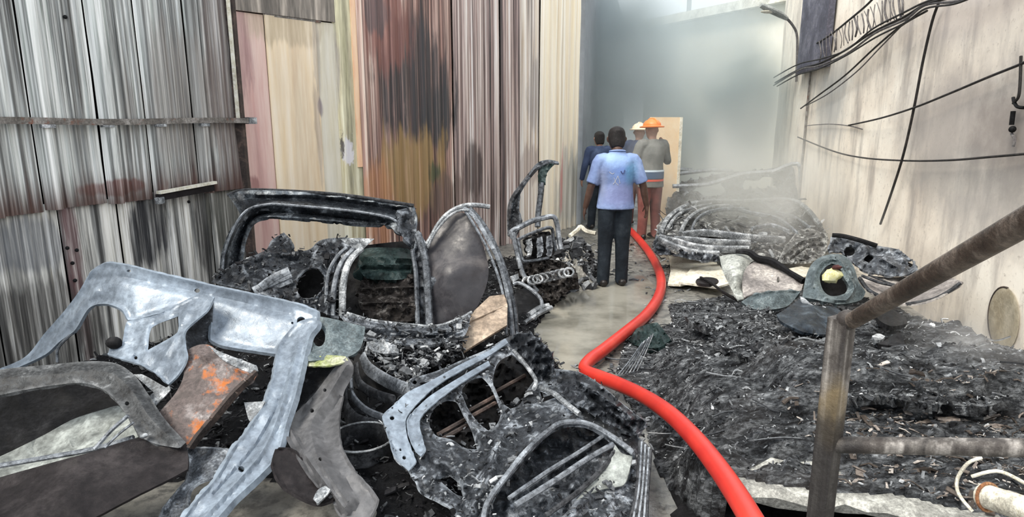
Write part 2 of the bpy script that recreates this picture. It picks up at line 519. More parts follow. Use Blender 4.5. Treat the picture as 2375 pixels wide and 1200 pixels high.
# ------------------------------------------------------------------ surface materials of the setting
def streaky(name, stops, sxy=9.0, sz=.35, blobs=(), rough=.55, metal=0.0, fine=.5, stain=None, zrust=None):
    t = NT(name)
    n1 = t.noise(1.0, 6, .62, stretch=(sxy, sxy, sz))
    col = t.ramp(n1, stops)
    n2 = t.noise(1.0, 5, .7, stretch=(sxy * 4, sxy * 4, sz * 3))
    col = t.mix(fine, col, t.ramp(n2, [(.34, (.05, .05, .05)), (.5, (.5, .5, .5)), (.66, (.97, .97, .97))]), 'OVERLAY')
    for b in blobs:
        c, r, colr, amt = b[:4]
        mk = t.blob(c, r, .22, 1.15, 1.0, stretch=b[4] if len(b) > 4 else (7, 7, .9))
        c2 = t.mix(.55, colr, t.ramp(n2, [(.3, (.12, .12, .12)), (.7, (.9, .9, .9))]), 'OVERLAY')
        col = t.mix(t.math('MULTIPLY', t.math('MULTIPLY', mk, amt), t.ramp(n2, [(.44, 1.0), (.64, .6)])), col, c2)
    if zrust:
        z0, z1, colr, amt = zrust
        sp = t.n('ShaderNodeSeparateXYZ'); t.t.links.new(t.pos, sp.inputs[0])
        v = t.math('ADD', sp.outputs['Z'], t.math('MULTIPLY', t.math('SUBTRACT', n1, .5), .5))
        mr = t.n('ShaderNodeMapRange'); mr.interpolation_type = 'SMOOTHSTEP'; t.t.links.new(v, mr.inputs[0])
        mr.inputs[1].default_value = z0; mr.inputs[2].default_value = z1; mr.inputs[3].default_value = amt; mr.inputs[4].default_value = 0
        col = t.mix(mr.outputs[0], col, t.mix(.5, colr, t.ramp(n2, [(.3, (.1, .1, .1)), (.7, (.9, .9, .9))]), 'OVERLAY'))
    t.bump(n2, .15, .01)
    return t.fin(col, rough, metal)

# concrete yard floor, sooty and wet
t = NT('yard_concrete')
n1 = t.noise(1.6, 7, .65); n2 = t.noise(14, 5, .7); n3 = t.noise(.7, 5, .6)
col = t.ramp(n1, [(.3, (.06, .058, .052)), (.5, (.20, .195, .175)), (.7, (.36, .35, .31))])
col = t.mix(t.ramp(n2, [(.45, 0.0), (.62, .75)]), col, (.035, .035, .035))
t.bump(n2, .25, .01)
M['floor'] = t.fin(col, t.ramp(n3, [(.4, .12), (.6, .55)]), 0, .5)
# water film
t = NT('shallow_muddy_water')
n1 = t.noise(2.2, 5, .6); n2 = t.noise(9, 3, .5)
col = t.ramp(n1, [(.3, (.13, .125, .105)), (.6, (.30, .29, .25))])
t.bump(n2, .04, .01)
M['water'] = t.fin(col, t.ramp(n1, [(.4, .06), (.65, .2)]), 0, .7)
# right wall plaster
t = NT('stained_cream_plaster')
n1 = t.noise(1.1, 7, .6); n2 = t.noise(1, 6, .65, stretch=(3.5, 3.5, .8)); n3 = t.noise(22, 4, .7)
col = t.ramp(n1, [(.30, (.62, .55, .47)), (.48, (.84, .76, .65)), (.64, (.95, .89, .78))])
col = t.mix(t.ramp(n2, [(.47, 0.0), (.68, .8)]), col, (.35, .315, .285))
col = t.mix(t.ramp(n3, [(.58, 0.0), (.72, .55)]), col, (.30, .25, .21))
mk = t.blob(tuple(P(2200, 300, 5.6)), (.8, 1.5, .5), .5, .7, 2.5)
col = t.mix(t.math('MULTIPLY', mk, .75), col, (.36, .33, .31))
mk = t.blob(tuple(P(2330, 330, 4.6)), (.7, .9, .5), .5, .8, 4)
col = t.mix(t.math('MULTIPLY', mk, .8), col, (.24, .21, .19))
mk = t.blob(tuple(P(2230, 430, 5.4)), (.6, 1.2, .25), .5, .9, 4)
col = t.mix(t.math('MULTIPLY', mk, .45), col, (.34, .33, .31))
mk = t.blob(tuple(P(2120, 30, 6.0)), (1, 1.6, .25), .5, .6, 3)
col = t.mix(t.math('MULTIPLY', mk, .5), col, (.40, .36, .36))
mk = t.blob(tuple(P(2372, 120, 4.3)), (.4, .35, .5), .5, .6, 4)
col = t.mix(t.math('MULTIPLY', mk, .75), col, (.22, .19, .17))
mk = t.blob(tuple(P(2250, 520, 5.0)), (.7, 1.0, .22), .5, .9, 5)
col = t.mix(t.math('MULTIPLY', mk, .5), col, (.45, .42, .39))
mk = t.blob(tuple(P(1890, 230, 9.6)), (.6, .8, .6), .5, .6, 3)
col = t.mix(t.math('MULTIPLY', mk, .6), col, (.42, .44, .44))
t.bump(n3, .2, .01)
M['plaster'] = t.fin(col, .8)
M['concrete'] = burnt('pale_concrete_edge', (.11, .11, .10), (.27, .27, .25), (.52, .52, .48), 9, .3, .64, .85, bump=.5)
M['backwall'] = burnt('cream_back_building', (.66, .62, .52), (.80, .76, .64), (.90, .86, .74), .7, .3, .7, .85, speck=.08, bump=.1)
M['farwall'] = burnt('grey_far_wall', (.20, .21, .22), (.28, .30, .32), (.36, .38, .40), .6, .3, .7, .85, speck=.08, bump=.1)
M['doorcream'] = burnt('apricot_door_paint', (.80, .56, .34), (.92, .70, .46), (.96, .80, .58), 1.5, .3, .7, .6, speck=.08, bump=.1)
M['duct'] = burnt('sooty_blue_grey_duct', (.035, .035, .05), (.10, .10, .13), (.20, .20, .24), 2.5, .32, .68, .7)

def floorpatch(name, pts, z, mat, **kw):
    """flat ragged patch lying on the ground"""
    B = cat2(pts, 12, True, True)
    vs = [PZ(float(p[0]), float(p[1]), z) for p in B]
    b = MB(); b.add(vs, [tuple(range(len(vs) - 1, -1, -1))])
    return b.build(name, mat, **kw)

# ------------------------------------------------------------------ the setting
b = MB(); b.box((4, 16, -.1), (40, 46, .2))
b.build('floor', M['floor'], kind='structure', label='wet sooty concrete yard floor')
pd = floorpatch('puddle', [(1240, 770), (1275, 715), (1335, 672), (1400, 650), (1490, 640), (1530, 680), (1505, 735), (1450, 785), (1400, 840), (1350, 872), (1290, 850), (1245, 815)], .006, M['water'],
                label='shallow muddy water film on the walkway in front of the man', cat='puddle', kind='stuff')

def corr(name, A, B, z0, z1, prof, mat, parent, off=0.0, ragged=0.0, lean=0.0, nz=6, seed=0, thick=.003):
    """one profiled sheet between plan points A and B; prof(s) gives the depth of the profile towards the viewer"""
    A = Vector((A[0], A[1], 0)); B = Vector((B[0], B[1], 0))
    L = (B - A).length; t = (B - A) / L
    nrm = Vector((t.y, -t.x, 0))
    if nrm.dot(-A) < 0: nrm = -nrm
    ss = sorted(set([0.0, L] + [s for s in prof(L, None)]))
    vs, fs = [], []
    r = random.Random(seed)
    m = len(ss)
    for k in range(nz + 1):
        for i, s in enumerate(ss):
            f = k / nz
            zb = z0 + (r.uniform(-ragged, ragged) if ragged else 0)
            z = (zb if k == 0 else z0) + (z1 - z0) * f
            dent = .012 * mnoise.noise(Vector((s * 2.1 + seed, z * 1.3, seed * 3.1)))
            h = prof(L, s) + off + dent + lean * (1 - f)
            p = A + t * s + nrm * h
            vs.append((p.x, p.y, z))
    n = len(vs)
    vs += [(v[0] - nrm.x * thick, v[1] - nrm.y * thick, v[2]) for v in vs]
    for k in range(nz):
        for i in range(m - 1):
            a = k * m + i
            q = (a, a + 1, a + 1 + m, a + m)
            fs.append(q); fs.append(tuple(reversed([x + n for x in q])))
    for i in range(m - 1):
        fs.append((i, i + n, i + 1 + n, i + 1))
        a = nz * m + i; fs.append((a, a + 1, a + 1 + n, a + n))
    for k in range(nz):
        a = k * m; fs.append((a, a + m, a + m + n, a + n))
        a = k * m + m - 1; fs.append((a, a + n, a + m + n, a + m))
    mb = MB(); mb.add(vs, fs)
    return mb.build(name, mat, parent, sharp=25)
def prof_ribs(major=.07, mh=.065, minor=.085, nh=.012, mw=.04):
    def f(L, s):
        if s is None:
            out = [.004, major * .45, major * .55 + mw, major + mw + .012]
            k = major + mw + .03
            while k + .04 < L:
                out += [k, k + .010, k + .026, k + .036]; k += minor
            return [x for x in out if 0 < x < L]
        if s < major + mw + .012:
            if s <= .004: return 0.0
            if s < major * .5: return mh * .9
            if s < major + mw: return mh
            return 0.0
        k = (s - (major + mw + .03)) % minor
        return nh if .009 < k < .027 else 0.0
    return f
def prof_trap(pitch=.16, h=.03):
    def f(L, s):
        if s is None:
            out = []; k = 0.0
            while k < L:
                out += [k + pitch * .02, k + pitch * .22, k + pitch * .5, k + pitch * .7]; k += pitch
            return [x for x in out if 0 < x < L]
        k = (s / pitch) % 1.0
        return h if .2 < k < .52 else 0.0
    return f
def line_hit(px, A, B, py=297):
    """distance along plan line A-B where the sight line of a pixel column meets it"""
    r = ray(px, py); d = Vector((r.x, r.y)); t = (Vector(B[:2]) - Vector(A[:2])); L = t.length; t /= L
    a = Vector(A[:2])
    den = d.x * (-t.y) + d.y * t.x
    k = (a.x * (-t.y) + a.y * t.x) / den
    return (d * k - a).dot(t)

# --- left wall: two rows of profiled sheets on a girt
wA = P(0, 297, 4.3); wB = P(575, 297, 6.2)
wdir = Vector((wB.x - wA.x, wB.y - wA.y, 0)).normalized()
def WL(s, z, off=0): # point on the left wall
    p = Vector((wA.x, wA.y, 0)) + wdir * s
    n = Vector((wdir.y, -wdir.x, 0))
    return Vector((p.x + n.x * off, p.y + n.y * off, z))
wl = thing('wall_left', WL(0, 0), 'scorched profiled metal wall at the left', None, None, 'structure')
sL = lambda px, py=297: line_hit(px, wA, wB, py)
M['galv'] = streaky('scorched_grey_sheet', [(.34, (.06, .058, .055)), (.43, (.25, .255, .25)), (.52, (.50, .515, .505)), (.64, (.86, .88, .86))], 13, .22, fine=.8, zrust=(1.17, 1.50, (.085, .04, .032), .92), rough=.5, metal=.15,
                    blobs=[(tuple(WL(sL(440), 1.95)), (.5, .5, .5), (.30, .27, .25), .55), (tuple(WL(sL(250), 1.30)), (.30, .30, .06), (.20, .05, .04), .75),
                           (tuple(WL(sL(520), 2.2)), (.16, .16, 1.6), (.16, .12, .11), .75)])
M['galvlow'] = streaky('sooty_pale_sheet', [(.34, (.06, .06, .06)), (.45, (.28, .28, .27)), (.54, (.52, .51, .48)), (.66, (.86, .84, .79))], 11, .3, fine=.75,
                       blobs=[(tuple(WL(sL(352, 550), .92)), (.17, .17, .34), (.012, .014, .02), .97), (tuple(WL(sL(60, 600), .95)), (.36, .36, .20), (.12, .13, .15), .75),
                              (tuple(WL(sL(165, 560), .8)), (.07, .07, .8), (.12, .045, .05), .85), (tuple(WL(sL(60, 760), .35)), (.6, .6, .4), (.05, .047, .045), .8),
                              (tuple(WL(sL(470, 520), .9)), (.10, .10, .4), (.03, .03, .03), .9), (tuple(WL(sL(540, 470), 1.0)), (.25, .3, .5), (.10, .10, .085), .9)], rough=.6)
up = [-2.6, -2.1, -1.6, -1.1, -.62] + [sL(p) for p in (-75, 75, 228, 338, 448)] + [sL(560)]
up = sorted(up)
for i in range(len(up) - 1):
    corr('corrugated_sheet', WL(up[i], 0), WL(up[i + 1] - .014, 0), 1.19 - .01 * (i % 2), 3.05, prof_ribs(.07, .075, .06, .014, .04), M['galv'], wl, off=.012 + .002 * (i % 2), seed=i + 1)
lo_ = [-2.6, -2.1, -1.6, -1.1, -.55] + [sL(p, 560) for p in (-30, 148, 285, 395, 497)] + [sL(575)]
lo_ = sorted(lo_)
for i in range(len(lo_) - 1):
    corr('corrugated_sheet', WL(lo_[i], 0), WL(lo_[i + 1] - .012, 0), 0.0, 1.215 + .015 * (i % 2), prof_ribs(.03, .022, .14, .007), M['galvlow'], wl, off=-.012, seed=i + 21)
b = MB(); b.beam(WL(-2.6, 1.52, -.10), WL(sL(566), 1.52, -.10), .02, 3.03); b.build('backing', M['black'], wl)
M['girt'] = burnt('rusted_girt', (.05, .045, .04), (.17, .155, .14), (.36, .34, .32), 8, .32, .66, .6, .2, rust=(.20, .08, .05), rustlo=.58)
b = MB()
for k in range(12):
    s0 = -2.5 + (sL(572) + 2.5) * k / 12; s1 = -2.5 + (sL(572) + 2.5) * (k + 1) / 12
    z0 = 1.797 + .008 * math.sin(k * 1.3); z1 = 1.797 + .008 * math.sin((k + 1) * 1.3)
    b.beam(WL(s0, z0, .075), WL(s1, z1, .075), .05, .045)
gi = b.build('girt', M['girt'], wl)
b = MB(); b.beam(WL(sL(560), 1.80, .075), WL(sL(577), 1.80, .075), .07, .06)
b.build('girt_end', M['silver'], gi, label='bright bare metal end of the girt')
for px in (88, 228, 352, 455):
    b = MB(); b.beam(WL(sL(px) - .03, 1.765, .085), WL(sL(px) + .06, 1.765, .085), .03, .025); b.build('girt_clip', M['silver'], gi)
b = MB(); b.beam(WL(sL(543), 1.82, .06), WL(sL(543), 3.05, .06), .018, .03, (1, 0, 0))
b.build('corner_flashing', M['cream'], wl, label='pale vertical corner flashing')
M['rustdark'] = burnt('dark_rust_post', (.012, .010, .010), (.05, .038, .034), (.13, .09, .075), 6, .34, .68, .7)
b = MB(); b.beam(WL(sL(552), 0, .03), WL(sL(552), 3.05, .03), .07, .07, (1, 0, 0)); b.build('corner_post', M['rustdark'], wl)
for k, (px, py) in enumerate([(145, 40), (432, 468), (150, 575), (162, 610), (168, 650), (172, 580)]):
    s = sL(px, py); r_ = ray(px, py); z = CAMZ + r_.z * (WL(s, 0).y / r_.y)
    b = MB(); b.ball(WL(s, z, .03), .014, n=8, m=5); b.build('screw', M['black'], wl)
# torn strip light caught in the seam
sa, sb = sL(345, 425), sL(480, 425)
lt = thing('strip_light_fixture', WL((sa + sb) / 2, 1.20, .10), 'bent pale strip light fitting caught in the seam of the left metal wall', 'light fixture')
b = MB(); b.beam(WL(sa, 1.235, .10), WL(sb, 1.27, .10), .05, .022); b.build('cover', M['cream'], lt)
b = MB(); b.beam(WL(sa, 1.195, .085), WL(sb - .02, 1.225, .085), .05, .05); b.build('housing', M['browngrey'], lt)
b = MB(); b.beam(WL(sa - .02, 1.17, .10), WL(sa + .03, 1.175, .10), .05, .05); b.build('end_cap', M['silver'], lt)

# --- recessed cream boarded wall between the two metal walls
rA = P(566, 300, 6.3); rB = P(842, 300, 7.3)
def seg(A, B, f): return (A.x + (B.x - A.x) * f, A.y + (B.y - A.y) * f)
wr = thing('wall_recess', (rA.x, rA.y, 0), 'cream boarded wall recess with a sooty head', None, None, 'structure')
sR = lambda px: line_hit(px, rA, rB)
LR = (Vector(rB[:2]) - Vector(rA[:2])).length
def RR(px): return seg(rA, rB, sR(px) / LR)
def RP(px, py):
    x, y = RR(px); r_ = ray(px, py); return (x, y, CAMZ + r_.z * (y / r_.y))
zt = P(700, 45, 6.8).z
boards = [(560, 630, [(.3, (.46, .28, .26)), (.5, (.68, .46, .42)), (.7, (.78, .60, .52))], .0),
          (631.5, 744, [(.3, (.62, .50, .36)), (.5, (.82, .68, .50)), (.7, (.90, .76, .56))], .012),
          (745, 792, [(.3, (.44, .42, .36)), (.5, (.64, .60, .50)), (.7, (.78, .72, .58))], .0)]
for i, (a, c, st, of) in enumerate(boards):
    m_ = streaky('scorched_cream_board', st, 3, .25, fine=.22, rough=.7, blobs=[(RP(690, 60), (.5, .5, .2), (.46, .38, .27), .6), (RP(744, 130), (.05, .05, .5), (.34, .30, .27), .6), (RP(745, 250), (.04, .04, .12), (.20, .16, .20), .8), (RP(565, 120), (.12, .12, .5), (.40, .24, .24), .7), (RP(735, 300), (.05, .05, .5), (.45, .38, .33), .6), (RP(570, 430), (.08, .08, .10), (.30, .12, .12), .7)])
    A = RR(a); B = RR(c)
    corr('wall_board', A, B, 0, zt, lambda L, s: [L * .25, L * .5, L * .75] if s is None else 0.0, m_, wr, off=of, seed=40 + i, thick=.02)
m_ = streaky('sooty_head_board', [(.34, (.05, .045, .04)), (.5, (.17, .15, .13)), (.66, (.40, .35, .30))], 6, .5, fine=.5, rough=.7)
corr('head_board', RR(560), RR(792), zt + .01, 4.2, lambda L, s: [L * .5] if s is None else 0.0, m_, wr, off=.02, seed=45, thick=.02)
b = MB()
b.beam((*RR(632), zt), (*RR(757), zt), .03, .022)
b.build('head_rail', M['girt'], wr)
m_ = streaky('yellowed_pillar', [(.3, (.36, .34, .22)), (.5, (.60, .56, .40)), (.7, (.78, .72, .52))], 6, .4, fine=.5, rough=.75,
             blobs=[(RP(802, 350), (.07, .10, .16), (.74, .72, .76), .9, (16, 16, 9)), (RP(792, 335), (.03, .05, .15), (.07, .06, .06), .95, (18, 18, 9)), (RP(800, 385), (.03, .05, .14), (.10, .08, .10), .9, (18, 18, 9)), (RP(815, 420), (.03, .05, .16), (.32, .30, .36), .9), (RP(772, 140), (.12, .12, .5), (.36, .33, .31), .8)])
corr('pillar', RR(786), RR(842), 0, 4.2, lambda L, s: [L * .1, L * .3, L * .7, L * .9] if s is None else (.05 if L * .08 < s < L * .92 else .0), m_, wr, seed=46, thick=.03)
m_ = streaky('apricot_edge', [(.3, (.60, .34, .20)), (.5, (.84, .55, .36)), (.7, (.90, .66, .45))], 3, .4, fine=.25)
corr('edge_trim', RR(819), RR(832), 1.3, 4.2, lambda L, s: [L * .5] if s is None else .06, m_, wr, seed=47, thick=.02)

b = MB(); b.beam((*RR(556), 2.1), (*RR(842), 2.1), .02, 4.2)
for i_, v_ in enumerate(b.v): b.v[i_] = (v_[0] - .05, v_[1] + .12, v_[2])
b.build('backing', M['rustdark'], wr)
# --- long rusted profiled wall running back
kA = P(838, 300, 7.2); kB = P(1338, 300, 11.2)
kL = (Vector(kB[:2]) - Vector(kA[:2])).length
wc = thing('wall_center', (kA.x, kA.y, 0), 'rust streaked profiled metal wall running back behind the wrecks', None, None, 'structure')
sK = lambda px: line_hit(px, kA, kB)
def KK(px): return seg(kA, kB, sK(px) / kL)
def KP(px, py):
    x, y = KK(px); r_ = ray(px, py); return (x, y, CAMZ + r_.z * (y / r_.y))
kb = [(KP(965, 215), (.62, .62, .75), (.045, .042, .045), .95), (KP(1010, 280), (.28, .28, .40), (.05, .048, .05), .9), (KP(945, 400), (.58, .58, .50), (.36, .235, .10), .95), (KP(900, 60), (.35, .35, .45), (.26, .11, .09), .8),
      (KP(1095, 400), (.22, .22, .42), (.08, .055, .05), .9), (KP(1000, 400), (.10, .10, .16), (.06, .09, .05), .9), (KP(1030, 460), (.35, .35, .3), (.16, .11, .09), .85), (KP(870, 470), (.25, .25, .5), (.52, .25, .13), .7),
      (KP(1235, 380), (.45, .45, .28), (.44, .36, .32), .8), (KP(1240, 230), (.2, .2, .55), (.36, .33, .32), .7), (KP(880, 30), (.16, .16, .22), (.10, .085, .09), .8)]
base_a = [(.36, (.05, .035, .032)), (.45, (.26, .15, .125)), (.54, (.46, .31, .26)), (.66, (.74, .62, .54))]
base_b = [(.37, (.05, .04, .04)), (.45, (.27, .195, .18)), (.53, (.48, .38, .345)), (.64, (.76, .68, .63))]
base_c = [(.34, (.34, .30, .27)), (.44, (.64, .56, .49)), (.54, (.82, .75, .66)), (.68, (.96, .92, .84))]
base_d = [(.30, (.60, .50, .38)), (.42, (.82, .72, .56)), (.54, (.92, .84, .68)), (.68, (.97, .93, .82))]
kpx = [838, 905, 985, 1052, 1108, 1160, 1206, 1250, 1296, 1338]
ms_ = [streaky('rust_streaked_sheet', base_a, 11, .16, kb, fine=.8), streaky('sooty_rose_sheet', base_b, 11, .14, kb, fine=.8), streaky('pale_streaked_sheet', base_c, 10, .16, kb[8:10], fine=.65),
       streaky('cream_lit_sheet', base_d, 8, .16, [(KP(1318, 440), (.3, .5, .6), (.40, .42, .40), .7), (KP(1301, 400), (.05, .05, .9), (.72, .26, .24), .7)], fine=.3)]
which = [0, 0, 0, 1, 1, 1, 2, 3, 3]
for i in range(len(kpx) - 1):
    corr('corrugated_sheet', KK(kpx[i]), KK(kpx[i + 1] - 1.6), 0, 4.4, prof_trap(.17, .04), ms_[which[i]], wc, off=.01 * (i % 2), seed=60 + i, nz=5)

b = MB(); b.beam((kA.x - .08, kA.y + .06, 2.2), (kB.x - .08, kB.y + .06, 2.2), .02, 4.4); b.build('backing', M['rustdark'], wc)
# --- grey wall beyond it, in the smoke
fA = P(1338, 300, 11.4); fB = P(1440, 300, 26)
b = MB()
b.beam((fA.x, fA.y, 2.6), (fB.x, fB.y, 2.6), .2, 5.2)
b.build('wall_far', M['farwall'], kind='structure', label='grey side wall fading into the smoke')
# --- cream building closing the passage
bA = P(1490, 300, 20.0); bB = P(1870, 300, 15.2)
wb = thing('wall_back', (bA.x, bA.y, 0), 'cream building with a sloping parapet behind the smoke', None, None, 'structure')
hb = P(1490, 62, 20.0).z; hb2 = P(1870, -16, 15.2).z
b = MB(); n_ = Vector((bB.x - bA.x, bB.y - bA.y, 0)).normalized(); q = Vector((-n_.y, n_.x, 0)) * .25
a0 = Vector((bA.x, bA.y, 0)); b0 = Vector((bB.x, bB.y, 0))
b.add([a0, b0, b0 + q, a0 + q, a0 + Vector((0, 0, hb)), b0 + Vector((0, 0, hb2)), b0 + q + Vector((0, 0, hb2)), a0 + q + Vector((0, 0, hb))],
      [(3, 2, 1, 0), (4, 5, 6, 7), (0, 1, 5, 4), (1, 2, 6, 5), (2, 3, 7, 6), (3, 0, 4, 7)])
b.build('wall_face', M['backwall'], wb)
b = MB(); e = q.normalized() * -.12
b.beam(a0 + e * .5 + Vector((0, 0, hb + .02)), b0 + e * .5 + Vector((0, 0, hb2 + .02)), .5, .22); b.build('parapet', M['cream'], wb)
for px in (1583, 1702):
    s = line_hit(px, bA, bB) / (b0 - a0).length
    p = a0.lerp(b0, s); zz = hb + (hb2 - hb) * s
    b = MB(); b.beam(p + Vector((0, 0, zz + .1)), p + Vector((0, 0, zz + .5)), .1, .1, (1, 0, 0)); b.build('parapet_post', M['farwall'], wb)
# --- apricot door leaf standing open beside the firemen
dA = P(1508, 300, 11.3); dB = P(1577, 300, 11.5); zd = P(1545, 272, 11.4).z
dr = thing('door_1', (dA.x, dA.y, 0), 'apricot painted door leaf standing open behind the fireman', None, None, 'structure')
b = MB(); b.beam((dA.x, dA.y, zd / 2), (dB.x, dB.y, zd / 2), .05, zd); b.build('door_leaf', M['doorcream'], dr)
dn = Vector((dB.x - dA.x, dB.y - dA.y, 0)).normalized(); dq = Vector((dn.y, -dn.x, 0))
b = MB(); b.beam(Vector((dB.x, dB.y, 0)) + dq * .02, Vector((dB.x, dB.y, zd)) + dq * .02, .05, .05, (1, 0, 0)); b.build('door_stile', M['cream'], dr)

# --- right plaster wall
RA = Vector((3.64 - .19 * 3.8, .8, 0)); RB = Vector((3.64 + .19 * 8.6, 13.2, 0))
rd = (RB - RA).normalized(); rn = Vector((-rd.y, rd.x, 0))       # towards the passage
def RW(px, py, off=0.0):
    r_ = ray(px, py); a = RA + rn * off
    k = (a - CAM).dot(rn) / r_.dot(rn)
    return CAM + r_ * k
b = MB(); h_ = 4.2
NS, NZ = 40, 14
vs = []; fs = []
for i in range(NS + 1):
    for j in range(NZ + 1):
        p = RA.lerp(RB, i / NS); z = h_ * j / NZ
        k = .018 * mnoise.fractal(Vector((p.y * 1.2, z * 1.2, 3.3)), 1, 2, 4)
        vs.append((p.x + rn.x * k, p.y + rn.y * k, z))
n = len(vs)
vs += [(v[0] - rn.x * .25, v[1] - rn.y * .25, v[2]) for v in vs]
for i in range(NS):
    for j in range(NZ):
        a = i * (NZ + 1) + j; q_ = (a, a + NZ + 1, a + NZ + 2, a + 1)
        fs.append(tuple(reversed(q_))); fs.append(tuple(x + n for x in q_))
for i in range(NS):
    a = i * (NZ + 1) + NZ; fs.append((a, a + NZ + 1, a + NZ + 1 + n, a + n))
for j in range(NZ):
    a = NS * (NZ + 1) + j; fs.append((a, a + 1, a + 1 + n, a + n)); a = j; fs.append((a, a + n, a + 1 + n, a + 1))
b.add(vs, fs)
wrt = b.build('wall_right', M['plaster'], kind='structure', label='stained cream plaster wall along the right side', sharp=60)
# soot blackened duct and slim pilaster on the wall
p0 = RW(1858, 195, .03); p1 = RW(1920, 195, .03); zb_ = RW(1890, 165).z
b = MB()
w_ = (Vector((p1.x, p1.y, 0)) - Vector((p0.x, p0.y, 0))).length
c_ = [Vector((p0.x, p0.y, 0)), Vector((p1.x, p1.y, 0)), Vector((p1.x, p1.y, 0)) + rn * .09, Vector((p0.x, p0.y, 0)) + rn * .09]
b.add([v + Vector((0, 0, zb_)) for v in c_] + [v + Vector((0, 0, 4.25)) for v in c_], [(3, 2, 1, 0), (4, 5, 6, 7)] + [(k, (k + 1) % 4, 4 + (k + 1) % 4, 4 + k) for k in range(4)])
dt = b.build('air_duct', M['duct'], label='soot blackened blue grey duct high on the right wall beside the lamp', cat='duct')
b = MB(); a_ = RW(1849, 500, .03); z_ = RW(1849, 500).z
b.tube([(a_.x, a_.y, .0), (a_.x, a_.y, 3.0)], .018, 8, 1)
b.build('conduit_pipe', M['girt'], label='thin grey conduit running up the far end of the right wall', cat='pipe')
# ------------------------------------------------------------------ charred ground cover
def rubble_mat(name, stops, rough=.6):
    t = NT(name)
    g_ = t.n('ShaderNodeNewGeometry')
    col = t.ramp(g_.outputs['Random Per Island'], stops)
    n2 = t.noise(60, 3, .7)
    col = t.mix(.5, col, t.ramp(n2, [(.35, (.1, .1, .1)), (.65, (.9, .9, .9))]), 'OVERLAY')
    return t.fin(col, rough, .1, .2)
M['shards'] = rubble_mat('burnt_scraps', [(0, (.006, .006, .007)), (.4, (.04, .043, .048)), (.70, (.13, .138, .148)), (.92, (.30, .315, .33)), (1, (.60, .62, .64))])
M['shardsdark'] = rubble_mat('soot_scraps', [(0, (.004, .004, .005)), (.6, (.02, .02, .023)), (.85, (.07, .075, .08)), (1, (.30, .31, .32))])
M['shardsbrown'] = rubble_mat('brown_ash_scraps', [(0, (.02, .015, .012)), (.5, (.09, .075, .065)), (.8, (.22, .19, .17)), (1, (.5, .46, .42))])
def scatter(name, pts, mat, smin, smax, parent=None, flat=.25, seed=3, aspect=(1, 5), tilt=.5, **kw):
    """many small bent scraps of burnt stuff as one mesh"""
    r = np.random.default_rng(seed)
    n = len(pts); pts = np.asarray(pts, float)
    L = r.uniform(smin, smax, n) * r.choice([.6, 1, 1, 1.7], n)
    Wd = L / r.uniform(aspect[0], aspect[1], n)
    T = np.maximum(Wd * flat, .003)
    yaw = r.uniform(0, 2 * np.pi, n); yaw = np.where(r.random(n) < .55, r.normal(0, .5, n), yaw)
    pit = r.normal(0, tilt, n); rol = r.normal(0, tilt, n)
    X = np.c_[np.cos(yaw) * np.cos(pit), np.sin(yaw) * np.cos(pit), np.sin(pit)]
    up = np.c_[np.zeros(n), np.sin(rol), np.cos(rol)]
    Y = np.cross(up, X); Y /= np.linalg.norm(Y, axis=1)[:, None] + 1e-9
    Z = np.cross(X, Y)
    bend = r.uniform(-.25, .45, n) * L
    V = []
    for s, bz in ((-.5, 0), (0, 1), (.5, 0)):
        wf = r.uniform(.5, 1.0, n)
        for a, c in ((-.5, -.5), (.5, -.5), (.5, .5), (-.5, .5)):
            V.append(pts + X * (s * L)[:, None] + Y * (a * Wd * wf)[:, None] + Z * (c * T + bz * bend * .5)[:, None])
    V = np.stack(V, 1).reshape(-1, 3)
    base = [(3, 2, 1, 0), (8, 9, 10, 11)]
    for k in (0, 4):
        base += [(k + i, k + (i + 1) % 4, k + 4 + (i + 1) % 4, k + 4 + i) for i in range(4)]
    Fc = (np.arange(n)[:, None, None] * 12 + np.array(base)[None]).reshape(-1, 4)
    b = MB(); b.v = V.tolist(); b.f = [tuple(f) for f in Fc.tolist()]; b.mi = [0] * len(b.f)
    return b.build(name, mat, parent, smooth=False, **kw)
def heap(name, poly, hf, step, mat, skirt=False, **kw):
    """height field over a plan polygon; returns object and its height function"""
    Pp = np.array([(p[0], p[1]) for p in poly])
    lo, hi = Pp.min(0), Pp.max(0)
    nx, ny = int((hi[0] - lo[0]) / step) + 1, int((hi[1] - lo[1]) / step) + 1
    gx, gy = np.meshgrid(lo[0] + np.arange(nx) * step, lo[1] + np.arange(ny) * step, indexing='ij')
    Q = np.c_[gx.ravel(), gy.ravel()]
    ins = inpoly(Q, Pp); dd = dpoly(Q, Pp, True)
    z = np.array([hf(q[0], q[1], e) if k else (SLZ - .01 if skirt and q[1] < 3.0 and q[0] > .95 else -.02) for q, k, e in zip(Q, ins, dd)])
    vs = np.c_[Q, z]; fs = []
    I = ins.reshape(nx, ny)
    for i in range(nx - 1):
        for j in range(ny - 1):
            if I[i, j] or I[i + 1, j] or I[i, j + 1] or I[i + 1, j + 1]:
                a = i * ny + j; fs.append((a, a + ny, a + ny + 1, a + 1))
    b = MB(); b.add(vs.tolist(), fs)
    return b.build(name, mat, sharp=60, **kw)
def inside_pts(poly, n, hf, seed=1, jz=.01):
    r = np.random.default_rng(seed)
    Pp = np.array([(p[0], p[1]) for p in poly]); lo, hi = Pp.min(0), Pp.max(0)
    out = np.zeros((0, 2))
    while len(out) < n:
        q = r.uniform(lo, hi, (n * 2, 2)); out = np.r_[out, q[inpoly(q, Pp)]]
    out = out[:n]; dd = dpoly(out, Pp, True)
    z = np.array([hf(a[0], a[1], e) for a, e in zip(out, dd)]) + r.uniform(0, jz, n)
    return np.c_[out, z]
def sst(x, a, b):
    t = min(max((x - a) / (b - a), 0), 1); return t * t * (3 - 2 * t)
